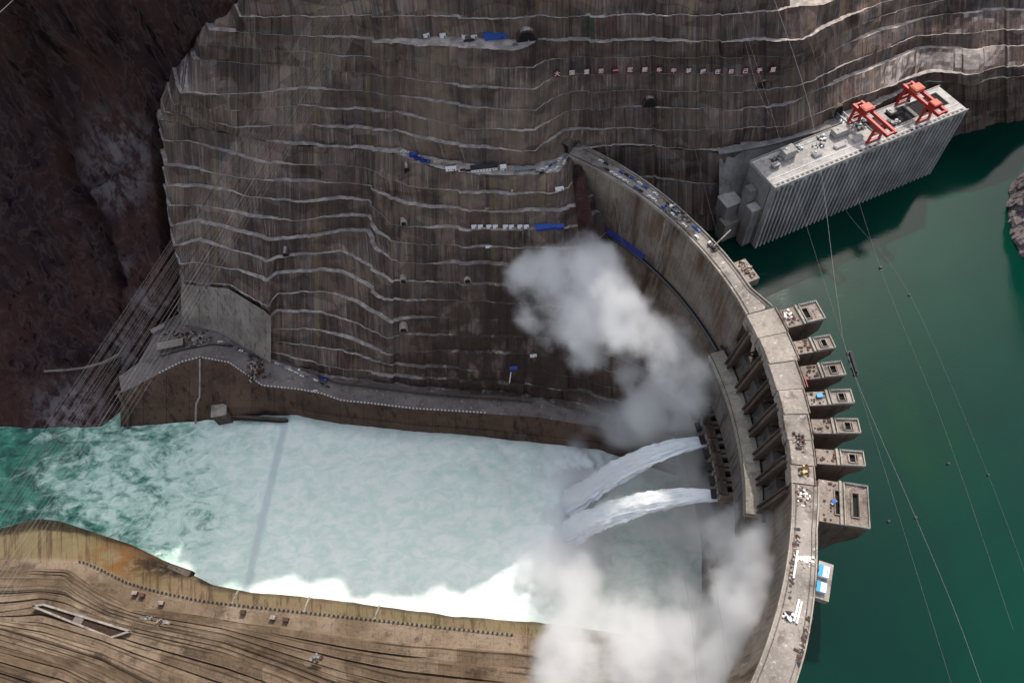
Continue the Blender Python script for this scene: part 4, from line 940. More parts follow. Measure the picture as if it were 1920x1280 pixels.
container('site_office', at(944, 317, 240.3), 0, 5, 4, 3.0, 'white', 'white', 'short white cabin right of the long site office', 'cabin', win=2)
container('site_office', at(846, 319, 240.3), 0, 9, 3, 2.6, 'white', 'white', 'white container nearest the road edge left of the long office', 'container', win=2)
container('site_office', at(823, 306.5, 240.3), -.12, 8, 2.6, 2.6, 'deck', 'deck', 'beige container by the rock face, left of two', 'container')
container('site_office', at(846, 309.5, 240.3), -.1, 8, 2.6, 2.6, 'deck', 'deck', 'beige container by the rock face, right of two', 'container')
container('site_office', at(984, 320, 240.3), 0, 18, 2.6, 2.6, 'steel', 'steel', 'row of low grey lockers along the road right of the white cabin', 'store row', win=6)
for k, x in enumerate((868, 877, 762, 756)): put_car(1 if k < 2 else 0, at(x, (320, 321, 287, 285)[k], 240.2), .1, ['dark car directly left of the long office', 'dark van touching the left wall of the long office', 'white car left of the blue container', 'white car furthest left on the cliff road'][k])
g = 'white huts on the lower berm'
for k, x in enumerate((889, 901, 917, 929, 948, 959, 975, 987)):
    container('white_hut', at(x, 427.5, 195.3), 0, 4.2, 2.2, 2.6, 'white', 'white', 'small white hut, number %d from the left in the row beside the blue sheds' % (k+1), 'hut', g)
container('blue_shed', at(1025, 428, 195.4), .02, 19, 5, 3, 'deepblue', 'blue', 'long deep blue shed at the right end of the berm with white huts', 'shed', over=.4)
container('blue_shed', at(1050, 427, 195.4), .02, 6, 5.4, 3.4, 'deepblue', 'blue', 'short square blue shed attached to the right of the long one', 'shed', over=.3)
container('site_container', at(1049, 357, 225.3), .1, 7, 2.4, 2.7, 'white', 'white', 'white container on the berm just under the road bend', 'container')
container('site_container', at(963, 358.5, 225.3), 0, 3.4, 2, 2.0, 'white', 'white', 'tiny white box on the berm under the row of grey lockers', 'container')
container('site_container', at(915, 392, 210.3), 0, 5, 2, 1.6, 'deck', 'deck', 'beige box on the second berm under the road', 'container')
container('site_container', at(963, 692, 80), 0, 7, 3, 2.4, 'deepblue', 'blue', 'small blue cabin on the dark wet lower terrace', 'cabin')
container('site_container', at(1000, 668, 92), 0, 6, 2.4, 1.6, 'white', 'white', 'low white box on the dark wet terrace at the edge of the spray', 'container')
container('site_container', at(916, 464, 181), 0, 5, 1.6, 1.0, 'white', 'white', 'white pallet stack on the wet berm below the huts', 'container')
e = empty('drain_chute', at(954, 727, 52)); tag(e, 'narrow white drain pipe running down below the small blue cabin', 'pipe')
m = MB(); m.bar((0, 0, .5), Vector(at(958, 698, 76))-e.location, .9); m.build('pipe', 'white', e); MB().box((0, 0, .3), (4, 2.4, .8)).build('outlet_block', 'deck', e)

# ------------------------------------------------------------------ quay wall on the far bank
lip = [(226, 737, 40), (300, 700, 48), (340, 680, 50), (375, 671, 50), (430, 681, 49), (460, 702, 47), (492, 724, 45), (560, 731, 44), (600, 738, 44), (640, 752, 42), (700, 758, 42), (774, 767, 42), (909, 775, 42), (1010, 782, 42), (1120, 800, 42), (1270, 848, 42)]
mid = [(226, 768, 22), (300, 760, 22), (375, 745, 22), (395, 742, 20), (430, 762, 20), (500, 762, 20), (560, 768, 18), (640, 782, 18), (780, 798, 18), (900, 806, 18), (1120, 830, 18), (1270, 878, 18)]
foot = [(226, 806, -6), (300, 802, -6), (375, 797, -6), (430, 797, -6), (500, 780, -6), (560, 785, -6), (640, 800, -6), (780, 814, -6), (900, 824, -6), (1120, 850, -6), (1270, 898, -6)]
xs4 = np.arange(226, 1268, 3.0)
Fo, Mi, Li = [interp_line(q, xs4) for q in (foot, mid, lip)]
Li[:, :2] = smooth1(Li[:, :2], 2)
M2 = Mi.copy(); nn_ = normals2(Li); 
for q in range(len(M2)): M2[q, :2] += nn_[q]*1.6
tag(grid_mesh('quay_wall', [Fo, Mi, M2, M2*.5+Li*.5, Li], 'wall'), 'brown stained concrete river wall below the far bank road', 'river wall')
back = [(226, 726, 40), (262, 700, 47), (285, 660, 49), (300, 628, 51), (345, 603, 51), (410, 614, 50), (505, 673, 48), (560, 695, 47), (620, 704, 46), (700, 710, 46), (800, 726, 45), (900, 733, 45), (1120, 770, 44), (1270, 818, 44)]
Ba = interp_line(back, xs4); Ba2 = Ba.copy(); Ba2[:, :2] += nn_*14
tag(grid_mesh('quay_road', [Li+np.array([0, 0, .02]), Li*.5+Ba*.5, Ba, Ba2], 'road'), kind='structure')
# inner step wall along the road, dark pipe line and railing
e = empty('kerb_wall', (0, 0, 0)); tag(e, 'low concrete kerb wall with dark pipe following the far bank road', 'kerb wall')
def run(name, pts, w_, h_, mat, parent, xs_=None, dz=0):
    xx = xs_ if xs_ is not None else np.arange(pts[0][0], pts[-1][0], 6.0); P = interp_line(pts, xx); m = MB()
    for a_, b_ in zip(P[:-1], P[1:]): m.bar((a_[0], a_[1], a_[2]+dz), (b_[0], b_[1], b_[2]+dz), w_, h_)
    return m.build(name, mat, parent)
run('wall_strip', [(415, 612, 52), (505, 668, 50), (620, 712, 48), (628, 716, 48), (800, 738, 47), (1000, 752, 47)], 1.2, 5, 'lightwall', e)
run('pipe', [(300, 668, 50.5), (345, 655, 51), (400, 645, 51), (440, 650, 51), (480, 668, 50), (498, 680, 49)], .9, .9, 'darksteel', e)
def railing(name, pts, lab, npost, mat='white', h=1.5, w_=.5, skipw=1):
    e = empty(name, (0, 0, 0)); tag(e, lab, 'railing')
    xx = np.linspace(pts[0][0], pts[-1][0], 400); P = interp_line(pts, xx); s_ = np.concatenate([[0], np.cumsum(np.linalg.norm(np.diff(P, axis=0), axis=1))]); tt = np.linspace(0, s_[-1], npost)
    Q = np.stack([np.interp(tt, s_, P[:, i]) for i in range(3)], 1); m = MB()
    for a_, b_ in zip(Q[:-1], Q[1:]): m.bar((a_[0], a_[1], a_[2]+h*.8), (b_[0], b_[1], b_[2]+h*.8), .16)
    m.build('rail', 'steel', e)
    me = None
    for i, q in enumerate(Q[:100]):
        if me is None: o = MB().box((0, 0, h/2), (w_*1.5, w_, h)).build('post', mat, e); me = o.data
        else: o = bpy.data.objects.new('post', me); C.objects.link(o); o.parent = e
        d_ = Q[min(i+1, npost-1)]-Q[max(i-1, 0)]; o.location = tuple(q); o.rotation_euler = (0, 0, math.atan2(d_[1], d_[0]))
    return e
railing('railing', [(p[0], p[1]-1.5, p[2]+.1) for p in lip if 280 < p[0] < 1000], 'white posted railing along the edge of the far bank quay wall', 100, w_=.9, h=1.3)
# white drainage pipe down the wall
e = empty('drain_pipe', at(375, 672, 50.5)); tag(e, 'pale vertical pipe running down the brown river wall to the foam', 'pipe'); m = MB(); o_ = e.location
pp = [Vector(at(*q)) - o_ for q in ((375, 671, 51), (375, 712, 36.5), (374.5, 744, 23.5), (368, 757, 20), (366.5, 797, -4))]
for a_, b_ in zip(pp[:-1], pp[1:]): m.bar(a_, b_, 1.5)
m.build('pipe', 'deck', e); MB().bar(pp[0]+Vector((-2, -.2, 0)), pp[0]+Vector((2, -.2, 0)), 1.5).build('pipe_cap', 'lightwall', e)
# pale buttress end and low pier at the weir
e = empty('wall_end', at(226, 770, 0)); tag(e, 'slanted pale concrete end strip of the river wall beside the rocks', 'buttress'); q0, q1 = [Vector(at(*q))-e.location for q in ((222, 738, 40), (240, 772, 20))]
m = MB(); m.bar(q0, q1, 3, 2); m.bar(q1, Vector(at(240, 806, -4))-e.location, 2.4, 2); m.build('strip', 'lightwall', e); MB().box(tuple(q0+Vector((0, 1, .8))), (5, 3, 1.6)).build('cap', 'lightwall', e)
pw = at(423, 795, 0); e = empty('weir_pier', pw, .08); tag(e, 'pale square concrete pier standing in white water by the far wall', 'pier')
MB().box((0, 7, 9), (15, 13, 19)).build('pier_body', 'lightwall', e); MB().box((0, 7, 19), (16, 14, .8)).build('pier_cap', 'deck', e); MB().box((-7.9, 7, 8), (.6, 9, 16)).build('gate_groove', 'darksteel', e)
e = empty('weir_pier', at(342, 1068, 0), -.5); tag(e, 'low dark concrete block washed by foam at the near end of the weir', 'pier')
MB().box((0, -2, 2), (26, 7, 7), .1).build('pier_body', 'wall', e); MB().box((16, -8, 1.4), (26, 6, 6), .12).build('wing_wall', 'wall', e); MB().box((0, -2, 5.7), (24, 5, .5), .1).build('pier_cap', 'lightwall', e)
for k, (x, y, rz, L_) in enumerate(((372, 1074, -.45, 30), (400, 1088, -.2, 24))):
    pass
# building on the platform, trucks, rubble
container('platform_building', at(323, 650, 51), .12, 26, 8, 5.5, 'lightwall', 'deck', 'long flat roofed building on the far bank platform near the hillside', 'building', win=8, over=.5)
container('platform_building', at(298, 618, 53), .5, 14, 5, 3, 'steel', 'deck', 'small narrow shed behind the flat roofed platform building', 'shed')
for k, (x, y) in enumerate(((545, 690), (556, 695), (566, 701), (577, 700), (592, 709), (604, 715), (615, 721), (530, 683), (519, 678))):
    kk = (0, 0, 0, 3, 0, 1, 1, 3, 0)[k]; put_car(kk, at(x, y+4, 47.8), -.5, cname[kk]+' car in the slanting row along the far bank road', 'cars along the far bank road')
t3 = copy_tree(t0); place(t3, at(557, 693, 47.8), -.5, label='white truck with long bed in the row on the far bank road'); t4 = copy_tree(t1); place(t4, at(606, 712, 47.8), -.55, label='dark blue truck at the right end of the row on the far bank road')
for k, (x, y) in enumerate(((413, 640), (421, 642), (432, 647), (441, 652), (452, 657), (462, 662), (470, 667))):
    kk = (0, 3, 1, 3, 0, 3, 1)[k]; put_car(kk, at(x, y+1, 51.3), -.35 if k > 1 else 0, cname[kk]+' car in the curved row beside the pipe on the wide platform', 'cars on the wide platform')
put_car(1, at(496, 707, 48), .2, 'dark car alone on open concrete near the quay edge'); put_car(0, at(591, 733, 45.3), 0, 'white car alone beside the quay railing')
def rubble(name, px_, py_, z, n, sp, lab, mats=('rust', 'deck', 'mountain'), sz=2.4):
    e = empty(name, at(px_, py_, z)); tag(e, lab, 'rubble')
    for mi, mt in enumerate(mats):
        m = MB()
        for q in range(n):
            x, y = random.gauss(0, sp[0]*.5), random.gauss(0, sp[1]*.5); s_ = random.uniform(.5, sz); m.box((x, y, s_*.2), (s_*1.5, s_, s_*.7), random.uniform(0, 3), .6)
        m.build(('debris', 'rubble', 'litter')[mi], mt, e)['kind'] = 'stuff'
rubble('rubble_heap', 350, 632, 51, 40, (22, 9), 'rubble and scrap spread behind the flat roofed platform building')
rubble('rubble_heap', 480, 690, 50, 34, (9, 14), 'rubble heap on the platform where the two roads join')
rubble('rubble_heap', 370, 640, 51, 30, (16, 6), 'pale stone spoil beside the flat roofed platform building', ('deck', 'road', 'lightwall'))
# pale concrete cap on the big wall above the platform
capm = grid_mesh('retaining_wall', [interp_line(q, np.arange(342, 511, 3.0))+np.array([-.4, -3.2, 1.2]) for q in ([(340, 604, 50), (410, 618, 50), (511, 678, 48)], [(346, 545, 95), (425, 551, 103), (511, 598, 106)], [(348, 530, 106), (430, 537, 114), (500, 580, 113), (511, 592, 111)])], 'lightwall', uvv=(0, 50, 62))
tag(capm, 'tall pale concrete retaining wall behind the far bank platform', 'retaining wall')

# ------------------------------------------------------------------ near bank, rising towards the viewer
bk = [
 [(-120, 994, -5), (0, 988, -5), (70, 968, -5), (110, 971, -5), (250, 1016, -5), (330, 1057, -5), (400, 1094, -5), (450, 1104, -5), (560, 1112, -5), (700, 1130, -5), (850, 1149, -5), (1000, 1160, -5), (1200, 1187, -5), (1500, 1232, -5)],
 [(-120, 1000, 14), (0, 1003, 14), (70, 990, 14), (120, 1000, 14), (250, 1050, 15), (330, 1085, 16), (400, 1112, 16), (450, 1116, 16), (560, 1127, 16), (700, 1143, 16), (850, 1164, 16), (1000, 1175, 16), (1200, 1200, 16), (1500, 1245, 16)],
 [(-120, 1044, 30), (0, 1050, 30), (120, 1054, 30), (160, 1055, 30), (190, 1068, 30), (240, 1093, 30), (300, 1110, 30), (370, 1125, 30), (430, 1133, 30), (560, 1147, 30), (700, 1162, 30), (900, 1184, 30), (1000, 1194, 30), (1200, 1216, 30), (1500, 1260, 30)],
 [(-120, 1060, 30.5), (0, 1062, 30.5), (131, 1067, 30.5), (168, 1095, 30.5), (245, 1136, 30.5), (370, 1152, 30.5), (447, 1165, 30.5), (560, 1180, 30.5), (700, 1198, 30.5), (900, 1214, 30.5), (1000, 1224, 30.5), (1200, 1250, 30.5), (1500, 1302, 30.5)],
 [(-120, 1078, 48), (0, 1080, 48), (125, 1084, 48), (140, 1100, 50), (200, 1139, 50), (269, 1160, 50), (420, 1188, 50), (640, 1260, 50), (760, 1290, 50), (1000, 1322, 50), (1500, 1390, 50)],
 [(-120, 1150, 70), (0, 1148, 70), (30, 1144, 70), (80, 1135, 68), (252, 1184, 70), (420, 1223, 72), (538, 1266, 72), (640, 1310, 72), (1000, 1400, 74), (1500, 1480, 74)],
 [(-120, 1165, 92), (0, 1178, 92), (188, 1236, 92), (269, 1278, 94), (400, 1340, 94), (640, 1420, 94), (1000, 1490, 96), (1500, 1570, 96)],
 [(-120, 1205, 112), (0, 1222, 112), (120, 1254, 112), (200, 1294, 114), (400, 1390, 114), (640, 1490, 116), (1000, 1570, 118), (1500, 1650, 118)],
 [(-120, 1330, 152), (0, 1350, 152), (200, 1440, 152), (400, 1520, 154), (640, 1600, 156), (1000, 1680, 158), (1500, 1750, 158)],
]
xs5 = np.arange(-120, 1500, 4.0); BR = [interp_line(q, xs5) for q in bk]
for q in BR: q[:, :2] = smooth1(q[:, :2], 2)
rows = [BR[0], BR[0]*.5+BR[1]*.5, BR[1], BR[2]*.5+BR[1]*.5, BR[2], BR[3]]; uvv = [0, 8, 16, 23, 30, 44]
nst = [0, 0, 0, 3, 4, 4, 4, 6]
for k in range(3, 8):
    A, B = BR[k], BR[k+1]; ns = nst[k]
    for s_ in range(ns):
        t0_, t1_ = s_/ns, (s_+1)/ns; ff = .34                 # steep riser, then a berm sloping gently back
        w_ = np.array([mnoise.noise(Vector((p[0]*.02, k*3+s_, 0)))*.22 for p in A])[:, None]
        tr = t0_+(t1_-t0_)*np.clip(ff+w_, .1, .8)
        Pm = A*(1-tr)+B*tr; Pm[:, 2] = A[:, 2]*(1-t1_)+B[:, 2]*t1_-.6
        jit = np.array([fbm((p[0], p[1], s_), .06, 4)*1.3 for p in Pm]); Pm[:, 2] += jit
        P1 = A*(1-t1_)+B*t1_; Pe = A*(1-(t1_-.10/ns))+B*(t1_-.10/ns); Pe[:, 2] = P1[:, 2]-.3; Pd = Pe.copy(); gm = np.array([min(1, max(0, .5+2.4*mnoise.noise(Vector((p[0]*.013, p[1]*.013, k*2.2+s_*.9))))) for p in P1]); Pd[:, 2] -= 2.8*gm; Pd[:, :2] = Pe[:, :2]*.55+P1[:, :2]*.45
        Pf = P1.copy(); Pf[:, 2] -= 2.4*gm
        rows += [Pm, Pe, Pd, Pf]; uvv += [uvv[-1]+5.5, uvv[-1]+12, uvv[-1]+12.5, uvv[-1]+13]
rows.append(BR[8]+np.array([0, -160, 60])); uvv.append(uvv[-1]+100)
tag(grid_mesh('near_bank', rows, 'bank', flip=True, uvv=uvv), kind='structure')
rl = [(150, 1053, 30.2), (160, 1054, 30.2), (190, 1067, 30.2), (240, 1092, 30.2), (300, 1109, 30.2), (370, 1124, 30.2), (430, 1132, 30.2), (560, 1146, 30.2), (700, 1161, 30.2), (900, 1183, 30.2), (960, 1189, 30.2)]
railing('railing', rl, 'dark block railing along the sunlit near bank river road', 100, mat='darksteel', h=1.6, w_=1.1)
# recess cut into the near bank with a lined tank
def at3(x, y, z): return tuple(at(x, y, z))
e = empty('settling_tank', at(150, 1165, 74)); tag(e, 'sunken rectangular concrete tank cut into the near bank, half in shade', 'tank'); o_ = e.location
cs = [Vector(at(*q)) - o_ for q in ((62, 1136, 78), (82, 1133, 78), (245, 1183, 78), (208, 1195, 78))]
e2 = [c_-Vector((0, 0, 0)) for c_ in cs]
m = MB()
for i in range(4): m.bar(cs[i], cs[(i+1) % 4], 1.6, 2.4)
m.build('tank_rim', 'deck', e)
m = MB(); m.add([c_+Vector((0, 0, -.6)) for c_ in cs], [(0, 1, 2, 3), (3, 2, 1, 0)][:1]); m.build('tank_floor', 'wall', e)
m = MB(); m.bar(cs[0].lerp(cs[3], .5)+Vector((10, 0, .4)), cs[1].lerp(cs[2], .45)+Vector((-6, 0, .4)), 9, .6); m.build('tank_cover', 'road', e)
for k, (x, y, z, lab) in enumerate(((255, 1112, 31, 'leftmost'), (268, 1116, 31, 'just right of the leftmost'), (304, 1131, 31, 'third from the left'), (457, 1148, 31, 'standing alone'), (513, 1158, 31, 'left of the last two'), (537, 1162, 31, 'right of the last two'))):
    container('machine_hut', at(x, y, z), -.2, 4.5, 3, 3, 'rust' if k != 4 else 'deck', 'rust' if k % 2 else 'deck', 'small hut by the near bank road, '+lab, 'hut')
scr = [(275, 1160, 52, 'timber stack on the near bank terrace above the road'), (300, 1168, 54, 'scaffold parts lying on the near bank terrace'), (590, 1232, 62, 'small block stack low on the right of the near terraces')]
for x, y, z, lab in scr: rubble('material_stack', x, y, z, 7, (6, 3), lab, ('rust', 'deck', 'steel'), 2.6)

# ------------------------------------------------------------------ cables
def cable(pts, rad, lab, group, name='cable', clamps=()):
    cu = bpy.data.curves.new(name, 'CURVE'); cu.dimensions = '3D'; cu.bevel_depth = rad; cu.bevel_resolution = 1; sp = cu.splines.new('POLY'); sp.points.add(len(pts)-1)
    for q, p in zip(sp.points, pts): q.co = (*map(float, p), 1)
    t_ = bpy.data.objects.new('tmp', cu); C.objects.link(t_); dg = bpy.context.evaluated_depsgraph_get(); me = bpy.data.meshes.new_from_object(t_.evaluated_get(dg)); bpy.data.objects.remove(t_)
    me.materials.clear(); me.materials.append(M['cable']); o = bpy.data.objects.new(name, me); C.objects.link(o); tag(o, lab, 'cable', group); return o
def sag(a, b, s_, n=28):
    a = np.array(a); b = np.array(b); t = np.linspace(0, 1, n)[:, None]; p = a*(1-t)+b*t; p[:, 2] -= (4*s_*t*(1-t))[:, 0]; return p
offs = sorted([0, .03, .085, .12, .17, .2, .245, .29, .32, .37, .42, .45, .5, .54, .59, .63, .68, .71, .77, .81, .86, .9, .95, 1.0])
for i, s_ in enumerate(offs):
    zt = 430+6*math.sin(i*2.1)
    xt = 592+s_*98; xb = 14+s_*150+3*math.sin(i*1.7)
    # straight continuation beyond the frame at both ends
    sx_ = (xb-xt)/860.0
    A = at(xt-sx_*160, -160, zt+30); B = at(xb+sx_*560, 860+560, 400)
    cable(sag(A, B, 9), .032, 'thin pale steel cable in the dense fan crossing the left of the valley', 'fan of steel cables')
rc = [((1372, -20), (1345, 440), (1), ''), ]
single = [
 ((1432, -40), (1960, 1500), 14, 'long cable sagging over the reservoir past the dark hoist trolley'),
]
def spline_cable(pp, z0, z1, rad, lab):
    pp = np.array(pp, float); t = np.linspace(0, len(pp)-1, 40); P = []
    for k, tt in enumerate(t):
        i = min(int(tt), len(pp)-2); f = tt-i
        p0, p1, p2, p3 = pp[max(i-1, 0)], pp[i], pp[i+1], pp[min(i+2, len(pp)-1)]
        c_ = .5*((2*p1)+(-p0+p2)*f+(2*p0-5*p1+4*p2-p3)*f*f+(-p0+3*p1-3*p2+p3)*f**3)
        P.append(at(c_[0], c_[1], z0+(z1-z0)*k/39))
    return cable(P, rad, lab, None)
spline_cable([(1430, -60), (1522, 220), (1570, 560), (1598, 690), (1717, 970), (1800, 1170), (1880, 1400)], 430, 380, .06, 'long cable sagging over the reservoir with a dark hoist trolley on it')
spline_cable([(1360, -60), (1440, 190), (1530, 480), (1630, 790), (1790, 1300)], 430, 380, .028, 'faint cable just left of the trolley cable over the reservoir')
spline_cable([(1470, -60), (1545, 160), (1650, 500), (1770, 800), (1900, 1180)], 430, 380, .028, 'faint cable right of the trolley cable over the reservoir')
spline_cable([(1560, 330), (1590, 400), (1705, 551), (1853, 890), (1960, 1180)], 330, 300, .028, 'faint cable at far right over the green water')
spline_cable([(1105, 100), (1124, 200), (1152, 370), (1175, 500)], 330, 250, .045, 'short pale cable hanging in front of the dam end into the spray')
spline_cable([(1265, 150), (1290, 230), (1318, 340), (1345, 440)], 330, 235, .045, 'pale cable running down from the signs to the cliff foot')
spline_cable([(1374, -20), (1402, 100), (1420, 165), (1442, 215)], 340, 330, .045, 'short cable ending at the cliff near the last sign')
spline_cable([(1284, 1080), (1298, 1180), (1310, 1320)], 330, 330, .03, 'thin cable over the lower spray, left one')
spline_cable([(1335, 1060), (1350, 1150), (1372, 1320)], 330, 330, .03, 'thin cable over the lower spray, right one')
spline_cable([(-40, 60), (20, 5), (50, -25)], 420, 430, .2, 'thick pale cable cutting the top left corner')
e = empty('hoist_trolley', at(1601, 683, 402)); tag(e, 'black hoist trolley hanging on the long cable over the reservoir', 'hoist trolley'); o_ = e.location
a_, b_ = Vector(at(1594, 660, 403))-o_, Vector(at(1606, 698, 401))-o_; m = MB(); m.bar(a_, b_, 1.1, 1.6); m.build('carriage', 'darksteel', e)
for q in (0, .35, .7, 1): MB().box(tuple(a_.lerp(b_, q)-Vector((0, 0, 1.2))), (2.0, 1.6, 2.0), q).build('pulley_block', 'darksteel', e)
MB().box(tuple(a_.lerp(b_, .8)-Vector((-.8, 0, 2.6))), (1.8, 1.4, 1.8), .4).build('hook', 'black', e)
for k, (x, y, z, nm) in enumerate(((1651, 500, 408, 'right of the trolley cable, highest'), (1705, 553, 312, 'on the faint far right cable, upper'), (1717, 970, 391, 'on the trolley cable itself'), (1666, 977, 383, 'left of the trolley cable'), (1778, 869, 390, 'right of the trolley cable, lower'), (1853, 890, 306, 'on the faint far right cable, lower'))):
    if k == 0: x, y = 1651, 502
    e = empty('cable_clamp', at(x, y, z)); tag(e, 'tiny dark cable clamp over green water, '+nm, 'cable clamp'); MB().box((0, 0, 0), (1.3, 1.0, 1.3), .4, .8).build('clamp_body', 'darksteel', e); MB().box((0, 0, -1), (.5, .5, .9)).build('clamp_bolt', 'black', e)

# ------------------------------------------------------------------ water jets
def jet(a, r0, z0, v, up, w0, w1, lab, tmax, seed):
    base = np.array(rt(r0, a, z0)); d = np.array([-math.cos(math.radians(a)), -math.sin(math.radians(a)), 0]); s_ = np.array([-d[1], d[0], 0])
    rows = []; nu, nv = 150, 72; uvs = []
    for i in range(nu):
        t = tmax*i/(nu-1); p = base+d*v*t; p[2] += up*t-4.9*t*t; k = i/(nu-1); w_ = (w0+(w1-w0)*k**.9); h_ = w_*(.30+.1*k)
        tv = np.array([d[0]*v, d[1]*v, up-9.8*t]); tv /= np.linalg.norm(tv); nrm = np.cross(s_, tv); row = []
        if nrm[2] < 0: nrm = -nrm
        for j in range(nv):
            an = 2*math.pi*j/(nv-1); q = p+s_*math.cos(an)*w_+nrm*math.sin(an)*h_
            n_ = (fbm((k*4.0, math.cos(an)*3.4+seed, math.sin(an)*3.4), 1.0, 5)*.6+fbm((k*22.0, math.cos(an)*5+seed, math.sin(an)*5), 1.0, 4)*.5)*(.25+w1*.42*k**.8)
            q = q+(s_*math.cos(an)+nrm*math.sin(an))*n_; row.append(q); uvs.append((k*60, an*6))
        rows.append(np.array(row))
    F = []
    for i in range(nu-1):
        for j in range(nv-1): F.append((i*nv+j, i*nv+j+1, (i+1)*nv+j+1, (i+1)*nv+j))
    o = link('water_jet', np.concatenate(rows), F, 'foam', None, True, np.array(uvs)); tag(o, lab, 'water jet'); return o
jet(2.9, -17, 112, 23, 5, 4.2, 13, 'broad white water jet from the deep outlet nearer the cliff', 5.15, 1.0)
jet(-7.1, -17, 112, 24, 5, 4.2, 12.5, 'bright sunlit water jet from the outlet nearer the viewer', 5.15, 5.0)

# track on the left mountain foot
P_ = interp_line([(92, 694, 48), (130, 692, 48), (165, 688, 49), (200, 678, 51), (228, 664, 54), (244, 640, 60)], np.arange(92, 245, 4.0))
P_[:, 1] -= 5; P_[:, 2] += 7
tag(grid_mesh('path', [P_+np.array([0, -1.2, -.3]), P_+np.array([0, 1.2, 0]), P_+np.array([0, 4, -8])], 'road'), kind='structure')

wl_ = [interp_line(q, np.arange(1346, 1598, 3.0)) for q in ([(1340, 285, 241), (1440, 266, 241), (1540, 238, 241), (1600, 214, 241)], [(1340, 288, 236), (1440, 270, 236), (1540, 242, 236), (1600, 219, 236)], [(1340, 402, 186), (1368, 398, 186), (1500, 350, 186), (1600, 311, 186)], [(1340, 447, 160), (1372, 442, 160), (1500, 400, 160), (1600, 370, 160)])]
nw_ = normals2(wl_[0]); wo = []
for q, k in zip(wl_, (4, 3.4, 3.0, 3.0)): q = q.copy(); q[:, :2] -= nw_*k; wo.append(q)
bk_ = wl_[0].copy(); bk_[:, :2] += nw_*2
tag(grid_mesh('retaining_wall', [wo[3], wo[2], wo[1], wo[0], bk_], 'tower', uvv=(0, 26, 76, 81, 87)), 'tall grey concrete wall standing behind the left half of the intake tower', 'retaining wall')
sw_ = [interp_line(q, np.arange(1200, 1349, 3.0)) for q in ([(1200, 445, 160), (1290, 452, 160), (1346, 452, 160)], [(1200, 398, 186), (1290, 402, 186), (1348, 406, 186)])]
e = empty('access_ledge', at(1367, 380, 200), TRZ); tag(e, 'stepped concrete abutment blocks between the cliff wall and the tower end', 'abutment')
MB().box((0, 0, -18), (15, 14, 44)).build('block', 'tower', e); MB().box((-2, -9, -28), (17, 10, 34)).build('block', 'tower', e); MB().box((0, 0, 4.4), (16, 15, .8)).build('cap', 'tower_top', e)

# raw dark rock left open between the terraces and the end of the dam
def rockstrip():
    Lp = [(1070, 312, 232), (1076, 350, 222), (1080, 390, 208), (1084, 425, 195), (1090, 462, 180), (1096, 500, 165)]; Rp = [(1090, 305, 236), (1099, 345, 226), (1108, 390, 212), (1116, 430, 199), (1126, 470, 184), (1136, 510, 168)]
    n = 60; rows = []
    for i in range(n):
        t = i/(n-1)*(len(Lp)-1); a_ = np.array([np.interp(t, range(len(Lp)), [q[k] for q in Lp]) for k in range(3)]); b_ = np.array([np.interp(t, range(len(Rp)), [q[k] for q in Rp]) for k in range(3)]); row = []
        for j in range(22):
            u = j/21; q = a_*(1-u)+b_*u; p = at(*q); ed = min(1, 4*u*(1-u)); d = 1.5+ed*(3.5*fbm(p, .09, 5)+1.5)
            row.append(p+np.array([-.2, -.8, .5])*d)
        rows.append(np.array(row))
    return grid_mesh('rock_face', rows, 'mountain')
tag(rockstrip(), kind='structure')

e = empty('weir_wall', at(480, 772, 2)); tag(e, 'low dark training wall between the pale pier and the far end of the weir', 'weir wall'); o_ = e.location
a_, b_ = Vector(at(436, 782, 3))-o_, Vector(at(540, 789, 3))-o_; m = MB(); m.bar(a_, b_, 2.4, 7); m.build('wall_body', 'wall', e); m = MB(); m.bar(a_+Vector((0, 0, 3.8)), b_+Vector((0, 0, 3.8)), 2.8, .5); m.build('wall_cap', 'lightwall', e)
for k, (x0, y0, x1, y1) in enumerate(((447, 1108, 436, 1131), (581, 1119, 571, 1146), (712, 1136, 703, 1160))):
    a_ = Vector(at(x0, y0, 4)); b_ = Vector(at(x1, y1, 29.5)); e = empty('slope_rib', a_); tag(e, 'thin pale rib down the near river slope, '+('the one at the weir', 'the middle one of three', 'the one nearest the spray')[k], 'rib')
    m = MB(); m.bar(Vector((0, 0, 1.2)), b_-a_+Vector((0, 0, 1.2)), 1.3); m.build('rib_body', 'beam', e); MB().box(tuple(b_-a_+Vector((0, 0, .9))), (2.4, 1.6, 1.2)).build('rib_head', 'beam', e)

